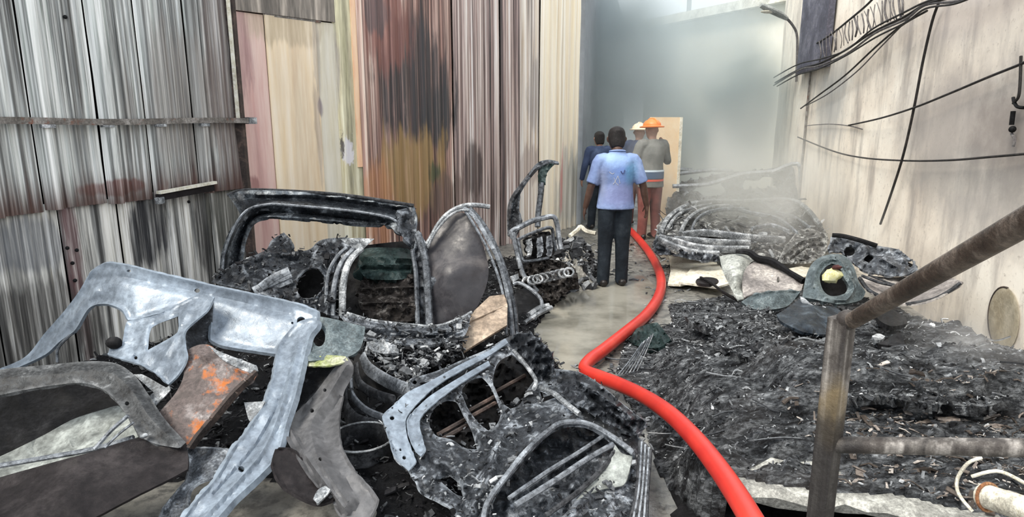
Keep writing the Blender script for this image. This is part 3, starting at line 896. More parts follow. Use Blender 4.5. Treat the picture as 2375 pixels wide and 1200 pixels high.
def nz3(x, y, s, k=0.0, o=4): return mnoise.fractal(Vector((x * s, y * s, k)), 1.0, 2.0, o)

# --- right: burnt stock lying on a concrete slab
SLZ = .26
sl_front = [PZ(1695, 1120, SLZ), PZ(1800, 1142, SLZ), PZ(1880, 1155, SLZ), PZ(1960, 1154, SLZ), PZ(2060, 1172, SLZ), PZ(2200, 1203, SLZ), PZ(2390, 1243, SLZ)]
slab_pts = [(p.x, p.y) for p in sl_front] + [(3.05, 2.2), (3.3, 4.4), (2.0, 4.4), (1.5, 3.0)]
b = MB()
ol = cat2([(x * 100, y * 100) for x, y in slab_pts], 9, True, False) / 100
r_ = random.Random(5)
n = len(ol); top = []; mid_ = []; bot = []
cen = ol.mean(0)
for p in ol:
    j = r_.uniform(-.012, .012)
    top.append((p[0] + j, p[1] + j, SLZ + r_.uniform(-.008, .006)))
    mid_.append((p[0] + (p[0] - cen[0]) * .012 + j, p[1] - .02 + j, SLZ - .03 + r_.uniform(-.01, .01)))
    bot.append((p[0] + j, p[1] + .01, SLZ - .075 + r_.uniform(-.01, .01)))
b.add(top + mid_ + bot, [tuple(range(n - 1, -1, -1)), tuple(range(2 * n, 3 * n))] + [(i, (i + 1) % n, n + (i + 1) % n, n + i) for i in range(n)] + [(n + i, n + (i + 1) % n, 2 * n + (i + 1) % n, 2 * n + i) for i in range(n)])
slab = b.build('concrete_slab', M['concrete'], label='broken pale concrete slab edge under the charred heap at lower right', cat='slab')
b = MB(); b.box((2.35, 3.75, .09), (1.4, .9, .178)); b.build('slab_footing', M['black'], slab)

heapR = [PZ(1452, 775, .05), PZ(1430, 850, .04), PZ(1440, 900, .04), PZ(1500, 985, .04), PZ(1525, 1080, .04), PZ(1560, 1110, .08), PZ(1630, 1100, .24), PZ(1720, 1104, .27), PZ(1800, 1120, .27), PZ(1900, 1130, .27), PZ(2060, 1140, .27), PZ(2200, 1168, .27), PZ(2390, 1203, .27)]
heapR = [(p.x, p.y) for p in heapR] + [(3.08, 2.3), (3.48, 4.4), (3.80, 6.1), (3.5, 6.8), (2.4, 6.6), (1.55, 6.2), (1.45, 5.6)]
def hR(x, y, e):
    h = .30 * sst(e, 0.0, .30) * sst(x, .75, 1.3) + .04 * sst(e, 0, .1)
    front = sst(3.2 - y, 0, .3) * sst(x, .78, .92)
    h = max(h, (SLZ + .03) * front)
    h += .05 * nz3(x, y, 1.6, 2) * sst(e, 0, .2) + .030 * nz3(x, y, 6, 5) * sst(e, 0, .1) + .010 * nz3(x, y, 24, 9, 2)
    h += sst(e, 0, .15) * (.040 * mnoise.fractal(Vector((x * 1.8, y * 9, 7.7)), 1, 2, 4) + .022 * mnoise.fractal(Vector((x * 5, y * 24, 3.1)), 1, 2, 3))
    # layered bales: a step running across behind the post
    if x > 1.35:
        yl = 3.10 + .05 * nz3(x, 0, 2.5, 4) + .02 * nz3(x, 0, 12, 8) - .06 * (x - 1.6)
        h += (.17 * sst(y, yl, yl + .05) - .08 * sst(y, yl + .3, yl + 1.2)) * sst(x, 1.35, 1.6)
    yl = 4.05 + .06 * nz3(x, 0, 2.5, 14)
    h += .04 * sst(y, yl, yl + .06) * sst(x, 1.3, 1.9)
    h -= .08 * sst(y, 3.45, 4.0) + .30 * sst(y, 4.1, 5.5)
    return max(h, .012)
t = NT('charred_heap')
n1 = t.noise(1, 7, .72, stretch=(5, 14, 14)); n2 = t.noise(1, 5, .75, stretch=(32, 70, 70)); n3 = t.noise(1.3, 4, .6)
col = t.ramp(n1, [(.36, (.006, .006, .007)), (.48, (.05, .054, .06)), (.60, (.21, .222, .235)), (.70, (.50, .525, .55))])
col = t.mix(.75, col, t.ramp(n2, [(.36, (.02, .02, .02)), (.52, (.5, .5, .5)), (.66, (1, 1, 1))]), 'OVERLAY')
col = t.mix(t.ramp(n3, [(.55, 0.0), (.7, .2)]), col, (.15, .125, .11))
t.bump(n2, 1.0, .03)
M['heap'] = t.fin(col, t.ramp(n1, [(.3, .35), (.7, .75)]), .05, .22)
hobj = heap('charred_heap', heapR, hR, .018, M['heap'], True, label='large heap of charred layered stock covering the slab at right', cat='heap', kind='stuff')
pR = inside_pts(heapR, 11000, hR, 4, .004)
scatter('burnt_scraps', pR, M['shards'], .005, .024, flat=.35, seed=5, aspect=(1.0, 4), tilt=.7, label='small burnt scraps strewn over the charred heap at right', cat='debris', kind='stuff')
pR2 = pR[(pR[:, 0] > 1.4) & (pR[:, 1] < 3.2)][:900]
scatter('brown_ash_scraps', pR2, M['shardsbrown'], .02, .06, flat=.2, seed=6, aspect=(1.5, 7), tilt=.4, label='brownish ash scraps on the near shelf of the heap behind the railing post', cat='debris', kind='stuff')
pR3 = inside_pts(heapR, 200, hR, 14, .01)
b = MB(); rr = random.Random(8)
for q in pR3:
    L = rr.uniform(.06, .28); a = rr.gauss(0, .5); d_ = Vector((math.cos(a), math.sin(a), 0)) * L
    p_ = Vector(q)
    pts = []
    for k in range(4):
        s_ = p_ + d_ * (k / 3 - .5) + Vector((rr.uniform(-.015, .015), rr.uniform(-.02, .02), rr.uniform(0, .03)))
        pts.append(s_)
    b.tube(pts, rr.uniform(.0025, .006), 5, 3)
b.build('burnt_wires', M['shards'], label='burnt wire ends poking out of the charred heap at right', cat='wire', kind='stuff')

# --- left: black debris underneath the wrecked panels
heapL = [PZ(-60, 1110, .1), PZ(300, 1080, .1), PZ(560, 1090, .05), PZ(800, 1120, .03), PZ(900, 1215, .03), PZ(1100, 1215, .03), PZ(1430, 1215, .03), PZ(1500, 1080, .02), PZ(1470, 960, .02), PZ(1330, 880, .02), PZ(1262, 800, .02), PZ(1240, 760, .02), PZ(1290, 705, .02), PZ(1335, 665, .02), PZ(1340, 620, .02), PZ(1300, 590, .02), PZ(1180, 600, .02), PZ(1000, 640, .02)]
heapL = [(p.x, p.y) for p in heapL] + [(-1.3, 6.9), (-2.2, 6.2), (-3.3, 4.2), (-3.2, 2.6)]
M['bed'] = burnt('black_debris_bed', (.003, .003, .004), (.009, .0095, .011), (.06, .063, .07), 9, .40, .76, .55, bump=.8, spec=.12)
def hL(x, y, e):
    k = sst(e, 0, .45)
    h = .05 * sst(e, 0, .15) + .10 * k * sst(-x, -.6, 1.0) * sst(y, 3.6, 4.4)
    h += .06 * k * nz3(x, y, 1.8, 21) + .05 * sst(e, 0, .15) * nz3(x, y, 6, 23) + .015 * nz3(x, y, 22, 25, 2)
    return max(h, .01)
heap('black_debris', heapL, hL, .04, M['bed'], label='black burnt debris bed beneath the wrecked panels at left', cat='debris', kind='stuff')
pL = inside_pts(heapL, 13000, hL, 24, .03)
scatter('soot_scraps', pL, M['shardsdark'], .010, .045, flat=.3, seed=25, aspect=(1.2, 6), tilt=.5, label='sooty scraps scattered over the debris bed at left', cat='debris', kind='stuff')
# loose scraps along the wet walkway
walk = [PZ(x, y, 0) for x, y in [(1290, 860), (1420, 880), (1500, 760), (1560, 690), (1700, 640), (1620, 560), (1480, 540), (1330, 560), (1300, 660)]]
walk = [(p.x, p.y) for p in walk]
pW = inside_pts(walk, 500, lambda x, y, e: .006, 34, .006)
keep = ~inpoly(pW[:, :2], np.array([(p.x, p.y) for p in [PZ(x, y, 0) for x, y in [(1275, 740), (1350, 660), (1500, 655), (1490, 730), (1370, 840), (1290, 840)]]]))
scatter('walkway_scraps', pW[keep], M['shards'], .02, .08, flat=.2, seed=35, aspect=(1.2, 5), tilt=.2, label='loose burnt scraps lying around the puddle on the walkway', cat='debris', kind='stuff')

def flakes(ob, n, smin, smax, mat, parent, seed=1, name='burnt_flakes', up=.01, aspect=(1, 4)):
    """loose burnt flakes lying on a wreck part"""
    me = ob.data; org = wloc(ob)
    co = np.empty(len(me.vertices) * 3); me.vertices.foreach_get('co', co); co = co.reshape(-1, 3)[:len(me.vertices) // 2] + np.array(org)
    r = np.random.default_rng(seed)
    q = co[r.integers(0, len(co), n)] + r.normal(0, .012, (n, 3)) + np.array([0, -.3, 1]) * up
    return scatter(name, q, M[mat], smin, smax, parent, flat=.3, seed=seed, aspect=aspect, tilt=.6, kind='stuff')

for ol_, ct_, lab, mt in [([(1245, 545), (1400, 520), (1600, 560), (1800, 575), (2000, 585), (2090, 560), (2110, 480), (2040, 400), (1800, 365), (1550, 350), (1300, 372)], [(1245, 545, 3.02), (1800, 575, 2.96), (2090, 560, 2.98), (2040, 400, 3.5), (1300, 372, 3.6), (1700, 460, 3.2)], 'thick charred mat overhanging the shelf of the heap right of the post', 'heap'),
                      ([(480, 170), (700, 150), (900, 200), (1110, 210), (1130, 300), (1000, 330), (800, 320), (640, 300), (520, 240)], [(480, 170, ('z', .40)), (1110, 210, ('z', .43)), (800, 320, ('z', .40)), (800, 220, ('z', .45))], 'thin charred mat on top of the heap left of the post', 'heap'),
                      ([(330, 60), (520, 20), (760, 40), (860, 110), (700, 150), (480, 150), (360, 110)], [(330, 60, ('z', .30)), (860, 110, ('z', .36)), (480, 150, ('z', .36))], 'low charred mat at the far left edge of the heap', 'heap')]:
    o_ = sheet('charred_mat', ol_, ct_, M[mt], None, c8, thick=.05, g=6, relief=[('noise', 26, .06), ('noise', 7, .03)], label=lab, cat='burnt mat')
    flakes(o_, 500, .008, .03, 'shards', o_, len(lab))

shadep = [PZ(1560, 1130, .0), PZ(1720, 1120, .0), PZ(2000, 1150, .0), PZ(2420, 1190, 0), PZ(2420, 1330, 0), PZ(1560, 1330, 0)]
shadep = [(v_.x, v_.y + .25 if i_ in (1, 2, 3) else v_.y) for i_, v_ in enumerate(shadep)]
heap('slab_shade_patch', shadep, lambda x, y, e: .01 + .02 * sst(e, 0, .2) + .012 * nz3(x, y, 5, 71), .05, M['black'], label='black patch standing in for the shade beneath the slab edge at the bottom', cat='painted shade', kind='stuff')  # black mound laid down to darken the ground where the slab's shade falls
# ------------------------------------------------------------------ left foreground wreck panels
# --- burnt door at the lower left corner
d1 = thing('scrap_door_wreck', P(150, 1150, 2.5) * 1.0, 'soot brown burnt car door lying in the lower left corner', 'car door')
sheet('window_frame', [(-60, 545), (60, 530), (200, 518), (400, 500), (520, 510), (600, 560), (660, 640), (740, 760), (835, 865), (800, 890), (650, 850), (560, 730), (500, 655), (430, 612), (350, 597), (150, 622), (-60, 665)],
      [(-60, 545, 3.1), (400, 500, 3.15), (830, 870, 2.72), (600, 800, 2.76), (-60, 665, 2.95)], M['doorrim'], d1, c2, thick=.02, g=7,
      relief=[('ridge', [(-60, 580), (200, 560), (400, 540), (510, 560), (590, 630), (680, 760), (800, 870)], 22, .03), ('noise', 40, .012)], holes=[circ(570, 690, 10, 8)])
sheet('lower_panel', [(-60, 1040), (200, 965), (420, 905), (600, 850), (740, 830), (835, 865), (842, 985), (600, 1110), (430, 1200), (300, 1260), (-60, 1280)],
      [(-60, 1040, 2.60), (600, 850, 2.74), (840, 930, 2.66), (830, 1000, 2.58), (430, 1200, 2.32), (-60, 1260, 2.22), (300, 1050, 2.44)], M['browngrey'], d1, c2, thick=.012, g=9,
      relief=[('ridge', [(-60, 1050), (200, 975), (420, 915), (600, 862), (800, 872)], 14, .025), ('noise', 70, .012)])
sheet('cavity_shade', [(-60, 640), (150, 610), (350, 590), (450, 610), (560, 720), (620, 840), (420, 915), (-60, 1050)],
      [(-60, 640, 3.5), (450, 610, 3.5), (600, 830, 3.15), (-60, 1050, 2.9)], M['black'], d1, c2, thick=.006, relief=[('noise', 60, .04)])  # black sheet in place of the shade under the window frame
sheet('inner_skin', [(-60, 960), (60, 900), (200, 830), (330, 760), (470, 715), (530, 700), (575, 745), (620, 840), (420, 915), (-60, 1050)],
      [(-60, 960, 2.9), (530, 700, 3.2), (600, 830, 2.98), (-60, 1050, 2.75)], M['greygreen'], d1, c2, thick=.006, relief=[('noise', 60, .04)])
b = MB(); b.tube(Pl([(575, 745, 2.74), (500, 810, 2.72), (425, 895, 2.66)], c2), .010, 6, 3); b.tube(Pl([(600, 775, 2.75), (530, 830, 2.72), (470, 890, 2.66)], c2), .006, 6, 3)
b.build('window_strut', M['ashmetal'], d1)
b = MB(); b.tube(Pl([(-60, 980, 2.66), (200, 935, 2.72), (420, 895, 2.74), (600, 842, 2.76)], c2), .012, 6, 4); b.build('sill_bead', M['ashmetal'], d1)
b = MB(); b.ball(P(*c2([(648, 835)])[0], 2.70), .018, .018, .01, 8, 5); b.build('latch_bolt', M['silver'], d1)

# --- large blue grey bare frame
d2 = thing('car_subframe', PZ(560, 1190, 0), 'large bare blue grey car body frame standing over the rusty sheet at left', 'car frame')
sheet('top_rail', [(-40, 548), (110, 482), (200, 375), (290, 272), (355, 185), (410, 95), (470, 60), (560, 68), (700, 103), (960, 163), (1150, 203), (1330, 243), (1425, 278), (1422, 335), (1392, 385), (1265, 425), (1255, 470),
                   (1150, 455), (1000, 430), (945, 402), (948, 300), (920, 235), (800, 262), (640, 305), (575, 315), (545, 268), (470, 242), (400, 262), (335, 362), (270, 410), (200, 472), (20, 552)],
      [(-40, 548, 3.75), (200, 375, 3.75), (440, 70, 3.72), (560, 300, 3.50), (950, 165, 3.62), (950, 400, 3.42), (1420, 280, 3.52), (1260, 460, 3.36)], M['silverblue'], d2, c2, thick=.02, g=7,
      holes=[circ(885, 183, 13, 8, 10), circ(1352, 320, 20, 10), circ(578, 95, 10, 8, 6), circ(1312, 328, 6, 6)],
      relief=[('rim', 9, .02), ('ridge', [(430, 130), (540, 120), (700, 150), (960, 205), (1300, 285)], 14, -.02), ('ridge', [(60, 530), (230, 420), (350, 280), (430, 190)], 16, .035), ('noise', 60, .012)])
sheet('leg', [(1255, 430), (1330, 330), (1420, 300), (1425, 340), (1392, 385), (1367, 480), (1330, 640), (1285, 780), (1245, 920), (1180, 1000), (1060, 1112), (940, 1230), (810, 1230), (880, 1130), (960, 1040), (1010, 960), (1040, 900), (1110, 812), (1180, 700), (1222, 580)],
      [(1260, 430, 3.34), (1420, 310, 3.44), (1330, 640, 3.05), (1200, 640, 3.05), (1245, 920, 2.76), (1050, 900, 2.76), (810, 1230, 2.42), (940, 1230, 2.42)], M['silverblue'], d2, c2, thick=.03, g=6, holes=[circ(1083, 985, 14, 8), ],
      relief=[('rim', 7, .015), ('ridge', [(1340, 430), (1270, 680), (1180, 900), (1000, 1110), (900, 1220)], 10, .02), ('ridge', [(1310, 500), (1245, 700), (1150, 880), (960, 1100)], 6, -.015), ('noise', 50, .01)])
sheet('foot_plate', [(838, 888), (1042, 893), (1012, 960), (962, 1040), (882, 1130), (812, 1230), (700, 1230), (760, 1120), (832, 1040), (850, 960)],
      [(838, 888, 2.84), (1042, 893, 2.80), (700, 1230, 2.50), (812, 1230, 2.46)], M['ashmetal'], d2, c2, thick=.012, g=6, holes=[[(842, 1152), (852, 1082), (900, 1042), (968, 1022), (935, 1085), (882, 1142)], circ(795, 1140, 18, 8, 12)],
      relief=[('rim', 6, .015), ('hrim', 6, .012), ('noise', 40, .012)])
br = sheet('bracket_plate', [(570, 322), (700, 292), (885, 203), (962, 212), (930, 272), (832, 362), (828, 430), (836, 490), (800, 560), (755, 605), (700, 556), (620, 512), (550, 492), (482, 468), (505, 432), (548, 415)],
      [(570, 322, 3.46), (960, 212, 3.46), (755, 605, 3.10), (482, 468, 3.30), (836, 490, 3.16)], M['silverblue'], d2, c2, thick=.01, g=6, holes=[[(682, 350), (800, 298), (795, 372), (664, 450)], circ(610, 485, 8, 6)],
      relief=[('hrim', 7, -.015), ('rim', 5, .012), ('ridge', [(840, 280), (760, 440), (700, 540)], 10, .015), ('noise', 40, .012)])
sheet('gusset', [(962, 213), (930, 272), (832, 362), (828, 430), (838, 492), (800, 570), (880, 450), (948, 400), (955, 300)], [(962, 213, 3.47), (832, 362, 3.36), (948, 400, 3.44), (800, 570, 3.12)], M['charmetal'], d2, c2, thick=.008, g=6)
sheet('tail_strip', [(600, 560), (640, 560), (745, 618), (758, 610), (765, 630), (700, 698), (655, 668), (690, 640)], [(600, 560, 3.16), (760, 620, 3.08), (700, 698, 3.02)], M['silver'], d2, c2, thick=.006, g=5, relief=[('noise', 20, .008)])
b = MB(); b.ball(P(*c2([(512, 418)])[0], 3.32), .045, .03, .035, 9, 6); b.build('rubber_grommet', M['black'], d2)
b = MB(); b.tube(Pl([(258, 505, 3.6), (262, 440, 3.62), (330, 370, 3.64), (360, 350, 3.66)], c2), .008, 6, 4); b.build('arch_brace', M['charmetal'], d2)

# --- rusty sheet
d3 = thing('rusty_sheet', PZ(480, 1060, .2), 'orange rusted steel sheet framed by the blue grey car frame', 'metal sheet')
sheet('sheet', [(820, 470), (880, 430), (940, 428), (1010, 478), (1155, 540), (1142, 585), (1060, 645), (980, 742), (900, 832), (852, 892), (742, 772), (715, 730), (790, 640), (825, 560)],
      [(880, 430, 3.26), (1150, 545, 3.12), (850, 890, 2.78), (715, 730, 2.95)], M['rustpanel'], d3, c2, thick=.01, relief=[('ridge', [(900, 470), (1120, 560)], 12, .03), ('noise', 40, .02)])
sheet('edge_flange', [(1152, 545), (1160, 562), (1075, 650), (990, 752), (915, 840), (872, 895), (850, 890), (890, 832), (970, 735), (1050, 640)], [(1152, 545, 3.08), (990, 750, 2.88), (860, 892, 2.72)], M['rustdark'], d3, c2, thick=.015, g=5,
      holes=[circ(1108, 592, 7, 6), circ(1062, 640, 7, 6), circ(945, 760, 7, 6)], relief=[('noise', 20, .012)])
sheet('folded_lip', [(935, 430), (1000, 462), (1150, 520), (1160, 545), (1130, 555), (1010, 500)], [(935, 430, 3.20), (1150, 530, 3.10), (1010, 500, 3.14)], M['silver'], d3, c2, thick=.008, g=5, relief=[('noise', 20, .02)])

# --- small light pillar stub right of the rusty sheet
sheet('metal_tab', [(1095, 685), (1190, 680), (1170, 720), (1130, 780), (1115, 760)], [(1095, 685, 2.98), (1190, 680, 2.98), (1130, 780, 2.9)], M['silver'], None, c2, thick=.02, g=5, label='small pale metal tab between the rusty sheet and the frame leg', cat='metal scrap')

# --- grey twisted fender
d4 = thing('twisted_fender', P(*c2([(1480, 1190)])[0], 2.45), 'twisted dull grey fender sheet right of the blue grey frame leg', 'fender')
sheet('outer_skin', [(1560, 478), (1585, 520), (1580, 570), (1545, 640), (1522, 760), (1532, 880), (1582, 980), (1695, 1120), (1650, 1215), (1560, 1225), (1480, 1120), (1380, 1000), (1320, 900), (1278, 812), (1290, 770), (1400, 660), (1500, 530)],
      [(1560, 478, 3.3), (1545, 640, 3.18), (1285, 800, 2.92), (1400, 800, 2.98), (1525, 800, 2.92), (1650, 1215, 2.42), (1480, 1120, 2.5), (1695, 1120, 2.5), (1430, 960, 2.66)], M['fgrey'] if 'fgrey' in M else M['browngrey'], d4, c2, thick=.01, g=7,
      holes=[circ(1458, 630, 8, 8), circ(1400, 722, 10, 8), circ(1438, 940, 9, 8)], relief=[('ridge', [(1555, 520), (1470, 660), (1405, 760), (1400, 840), (1440, 960), (1560, 1130)], 26, .07), ('ridge', [(1300, 800), (1370, 920), (1470, 1060), (1560, 1180)], 8, .03), ('rim', 5, .012), ('noise', 60, .012)])
sheet('mounting_bracket', [(1392, 352), (1440, 300), (1640, 345), (1632, 400), (1612, 450), (1555, 482), (1385, 500), (1375, 450)], [(1392, 352, 3.42), (1640, 345, 3.5), (1555, 482, 3.3)], M['bluegrey'], d4, c2, thick=.02, g=6, holes=[circ(1432, 392, 28, 12, 42)], relief=[('hrim', 8, -.02), ('noise', 30, .02)])
sheet('fluid_patch', [(1375, 490), (1420, 472), (1550, 478), (1565, 500), (1480, 520), (1380, 522)], [(1375, 490, 3.27), (1560, 480, 3.27), (1480, 520, 3.22)], M['lime'] if 'lime' in M else M['cream'], d4, c2, thick=.01, g=5, label='yellow green melted paint lip', relief=[('noise', 15, .012)])
sheet('back_plate', [(1375, 515), (1560, 500), (1500, 540), (1400, 665), (1295, 768), (1310, 640)], [(1375, 515, 3.36), (1560, 500, 3.36), (1295, 768, 3.05)], M['char'], d4, c2, thick=.01)
sheet('lower_flap', [(1235, 895), (1290, 890), (1330, 912), (1480, 1098), (1520, 1112), (1430, 1142), (1330, 1102), (1262, 1052), (1225, 970)], [(1235, 895, 2.75), (1480, 1098, 2.52), (1260, 1050, 2.55)], M['browngrey'], d4, c2, thick=.012, g=6, relief=[('rim', 5, .012), ('noise', 30, .015)])
sheet('torn_edge', [(1405, 1120), (1425, 1080), (1460, 1060), (1482, 1075), (1470, 1100), (1425, 1140)], [(1405, 1120, 2.45), (1482, 1075, 2.48), (1425, 1140, 2.43)], M['silver'], d4, c2, thick=.01, g=4, label='bright torn metal edge', relief=[('noise', 10, .01)])

# --- dark curved liner and bucket between fender and centre door
d5 = thing('wheel_liner', PZ(830, 980, .05), 'black curved wheel arch liner bands between grey fender and centre door', 'wheel liner')
for k, (pts, wd, mt) in enumerate([([(600, 180, 3.95), (640, 260, 3.85), (760, 340, 3.72), (900, 400, 3.55)], .040, 'ashmetal'), ([(560, 230, 3.9), (580, 350, 3.8), (680, 420, 3.66), (800, 460, 3.5)], .030, 'char'),
                               ([(530, 320, 3.85), (540, 430, 3.7), (620, 520, 3.55), (730, 570, 3.42)], .022, 'ashmetal'), ([(500, 380, 3.8), (500, 520, 3.6), (560, 600, 3.5), (700, 640, 3.4)], .05, 'char')]):
    b = MB(); b.tube(Pl(pts, c10), [(wd, .012)] * len(pts), 8, 5, hint=(0, .6, 1)); b.build('liner_band', M[mt], d5)
sheet('liner_shell', [(560, 160), (640, 190), (760, 300), (900, 400), (740, 540), (730, 660), (600, 720), (470, 700), (470, 500), (520, 300)], [(560, 160, 4.1), (900, 400, 3.72), (600, 720, 3.42), (470, 500, 3.75), (650, 450, 3.8)], M['black'], d5, c10, thick=.01, relief=[('noise', 40, .03)])
bk = thing('bucket', PZ(835, 1080, .03), 'black charred bucket with a pale rim beside the centre door', 'bucket')
cb = P(*c10([(600, 690)])[0], 3.18)
b = MB(); R_, Z_ = .17, cb.z
ns = 20
prof = [(.125, Z_ - .24), (.17, Z_), (.16, Z_), (.115, Z_ - .235)]
vs = [(cb.x + r * math.cos(2 * math.pi * i / ns), cb.y + r * math.sin(2 * math.pi * i / ns), z) for r, z in prof for i in range(ns)]
b.add(vs, [(k * ns + i, k * ns + (i + 1) % ns, (k + 1) * ns + (i + 1) % ns, (k + 1) * ns + i) for k in range(3) for i in range(ns)] + [tuple(range(ns - 1, -1, -1)), tuple(3 * ns + i for i in range(ns))])
b.build('bucket_body', M['char'], bk)
b = MB(); b.tube([(cb.x + .168 * math.cos(2 * math.pi * i / 16), cb.y + .168 * math.sin(2 * math.pi * i / 16), Z_) for i in range(16)], .006, 6, 2, close=True); b.build('bucket_rim', M['silver'], bk)

# --- centre foreground door shell
d6 = thing('scrap_door_wreck', PZ(1200, 1100, .05), 'charred inner car door shell with cut outs lying in the centre foreground', 'car door')
ctr6 = [(275, 600, ('z', .34)), (1000, 140, ('z', .40)), (1290, 320, ('z', .36)), (1840, 640, ('z', .28)), (1800, 1230, ('z', .12)), (800, 1230, ('z', .14)), (430, 920, ('z', .24)), (900, 650, ('z', .30)), (1340, 560, ('z', .36))]
H1 = [(552, 650), (572, 570), (640, 517), (710, 520), (752, 600), (800, 690), (832, 800), (760, 790), (680, 740), (592, 718)]
H2 = [(746, 440), (800, 390), (862, 376), (912, 432), (952, 520), (972, 590), (950, 650), (900, 688), (840, 640), (782, 560), (752, 490)]
H3 = [(934, 350), (962, 282), (1040, 235), (1110, 300), (1170, 390), (1128, 450), (1088, 530), (1030, 558), (962, 500), (930, 420)]
H4 = [(1205, 455), (1300, 490), (1222, 520)]
H5 = [(905, 1190), (950, 1075), (1080, 905), (1230, 740), (1340, 675), (1470, 672), (1580, 730), (1650, 790), (1580, 930), (1440, 1080), (1300, 1215), (1000, 1225)]
H6 = [(610, 980), (660, 950), (720, 1000), (750, 1080), (700, 1060)]
body6 = sheet('door_shell', [(275, 600), (345, 530), (420, 462), (438, 392), (480, 370), (600, 332), (760, 262), (900, 202), (1000, 142), (1130, 112), (1200, 150), (1270, 222), (1292, 318), (1330, 325), (1440, 342), (1560, 412), (1700, 532), (1840, 642),
                    (1785, 720), (1850, 800), (1832, 1000), (1790, 1240), (800, 1240), (640, 1122), (500, 1042), (430, 922), (350, 842), (310, 722)], ctr6, M['doorshell'] if 'doorshell' in M else M['ashmetal'], d6, c4, thick=.012, g=5.5,
      holes=[H1, H2, H3, H4, H5, H6, circ(330, 612, 14, 8), circ(515, 612, 10, 8), circ(402, 848, 12, 8), circ(465, 402, 12, 8), circ(885, 265, 9, 6)],
      relief=[('hrim', 9, -.03), ('rim', 10, .012), ('ridge', [(470, 900), (412, 690), (440, 590), (560, 470), (740, 350), (900, 255)], 9, -.035), ('ridge', [(510, 830), (480, 660), (500, 610), (640, 490), (760, 410), (900, 330)], 10, .03),
              ('ridge', [(720, 480), (760, 600), (880, 720)], 8, .03), ('ridge', [(900, 360), (960, 480), (1000, 600), (1100, 560), (1200, 540)], 9, .025),
              ('ridge', [(870, 1210), (900, 1100), (1040, 910), (1200, 730), (1340, 635), (1480, 640), (1650, 740), (1760, 830)], 10, .05), ('ridge', [(900, 620), (960, 760), (880, 1000), (800, 1150)], 22, .05),
              ('ridge', [(600, 870), (700, 900), (760, 1000)], 14, .03), ('noise', 26, .022)])
flakes(body6, 900, .006, .03, 'shards', d6, 77)
sheet('door_flange', [(275, 600), (345, 530), (420, 462), (560, 392), (740, 292), (900, 214), (1000, 142), (1020, 165), (900, 246), (740, 332), (580, 432), (450, 560), (412, 622), (415, 700), (440, 790), (470, 872), (432, 922), (350, 842), (310, 722)], [(a[0], a[1], ('z', a[2][1] + .022)) for a in ctr6], M['silverblue'], d6, c4, thick=.006, g=4.5,
      holes=[circ(330, 612, 14, 8), circ(402, 848, 12, 8), circ(380, 800, 9, 6), circ(640, 370, 9, 6)], relief=[('rim', 4, .01), ('noise', 14, .012)])
sheet('inner_flange', [(424, 622), (470, 560), (560, 478), (740, 366), (900, 274), (912, 300), (762, 392), (622, 492), (512, 592), (492, 650), (525, 800), (502, 838), (462, 792), (428, 700)], [(a[0], a[1], ('z', a[2][1] + .028)) for a in ctr6], M['silverblue'], d6, c4, thick=.006, g=4.5, holes=[circ(515, 612, 10, 8)], relief=[('rim', 4, .01), ('noise', 14, .012)])
b = MB(); b.tube(Pl([(870, 1215, ('z', .24)), (900, 1105, ('z', .28)), (1000, 965, ('z', .33)), (1120, 815, ('z', .38)), (1250, 695, ('z', .41)), (1340, 642, ('z', .42)), (1480, 645, ('z', .41)), (1620, 715, ('z', .38)), (1760, 820, ('z', .34))], c4), .013, 8, 5)
b.build('window_channel', M['ashmetal'], d6)
sheet('outer_skin', [(880, 1240), (940, 1060), (1080, 880), (1230, 720), (1340, 650), (1480, 650), (1640, 760), (1800, 860), (1780, 1240)], [(880, 1240, ('z', .06)), (1340, 650, ('z', .20)), (1800, 860, ('z', .16)), (1780, 1240, ('z', .05))], M['ashmetal'], d6, c4, thick=.006, g=7, relief=[('noise', 18, .05), ('ridge', [(1030, 1100), (1300, 920), (1500, 780)], 8, .05)])
sheet('window_glass', [(1650, 770), (1690, 820), (1752, 838), (1735, 920), (1700, 1010), (1560, 1040), (1420, 1100), (1540, 960), (1610, 880)], [(1650, 770, ('z', .32)), (1752, 838, ('z', .31)), (1700, 1010, ('z', .22)), (1420, 1100, ('z', .18))], M['greygreen'], d6, c4, thick=.006, g=6, label='dusty whitened glass remnant', relief=[('noise', 20, .012)])
for k, (pts, rr_) in enumerate([([(1020, 1090, .2), (1250, 930, .24), (1430, 820, .27), (1580, 720, .30)], .010), ([(1060, 1130, .2), (1300, 980, .23), (1480, 860, .26), (1640, 770, .29)], .014), ([(1240, 1190, .16), (1420, 1060, .2), (1560, 930, .25), (1660, 800, .30)], .012)]):
    b = MB(); b.tube(Pl([(x, y, ('z', z)) for x, y, z in pts], c4), rr_, 6, 4); b.build('regulator_bar', M['ashmetal' if k != 2 else 'char'], d6)
for k in range(3):
    hole = [H1, H2, H3][k]; cx = sum(p[0] for p in hole) / len(hole); cy = sum(p[1] for p in hole) / len(hole)
    b = MB()
    for q in range(2 if k < 2 else 1):
        b.tube(Pl([(cx - 90, cy + 55 + 40 * q, ('z', .24)), (cx, cy + 5 + 40 * q, ('z', .27)), (cx + 80, cy - 40 + 40 * q, ('z', .26))], c4), .012, 6, 3)
    b.build('inner_brace', M['rustdark'], d6)
    sheet('cavity_shade', [(cx + (p[0] - cx) * 1.25, cy + (p[1] - cy) * 1.25) for p in hole], [(cx - 100, cy, ('z', .18)), (cx + 100, cy, ('z', .18)), (cx, cy + 100, ('z', .14))], M['black'], d6, c4, thick=.006, g=6, relief=[('noise', 14, .06)])  # black sheet paints in the shade inside each cut-out
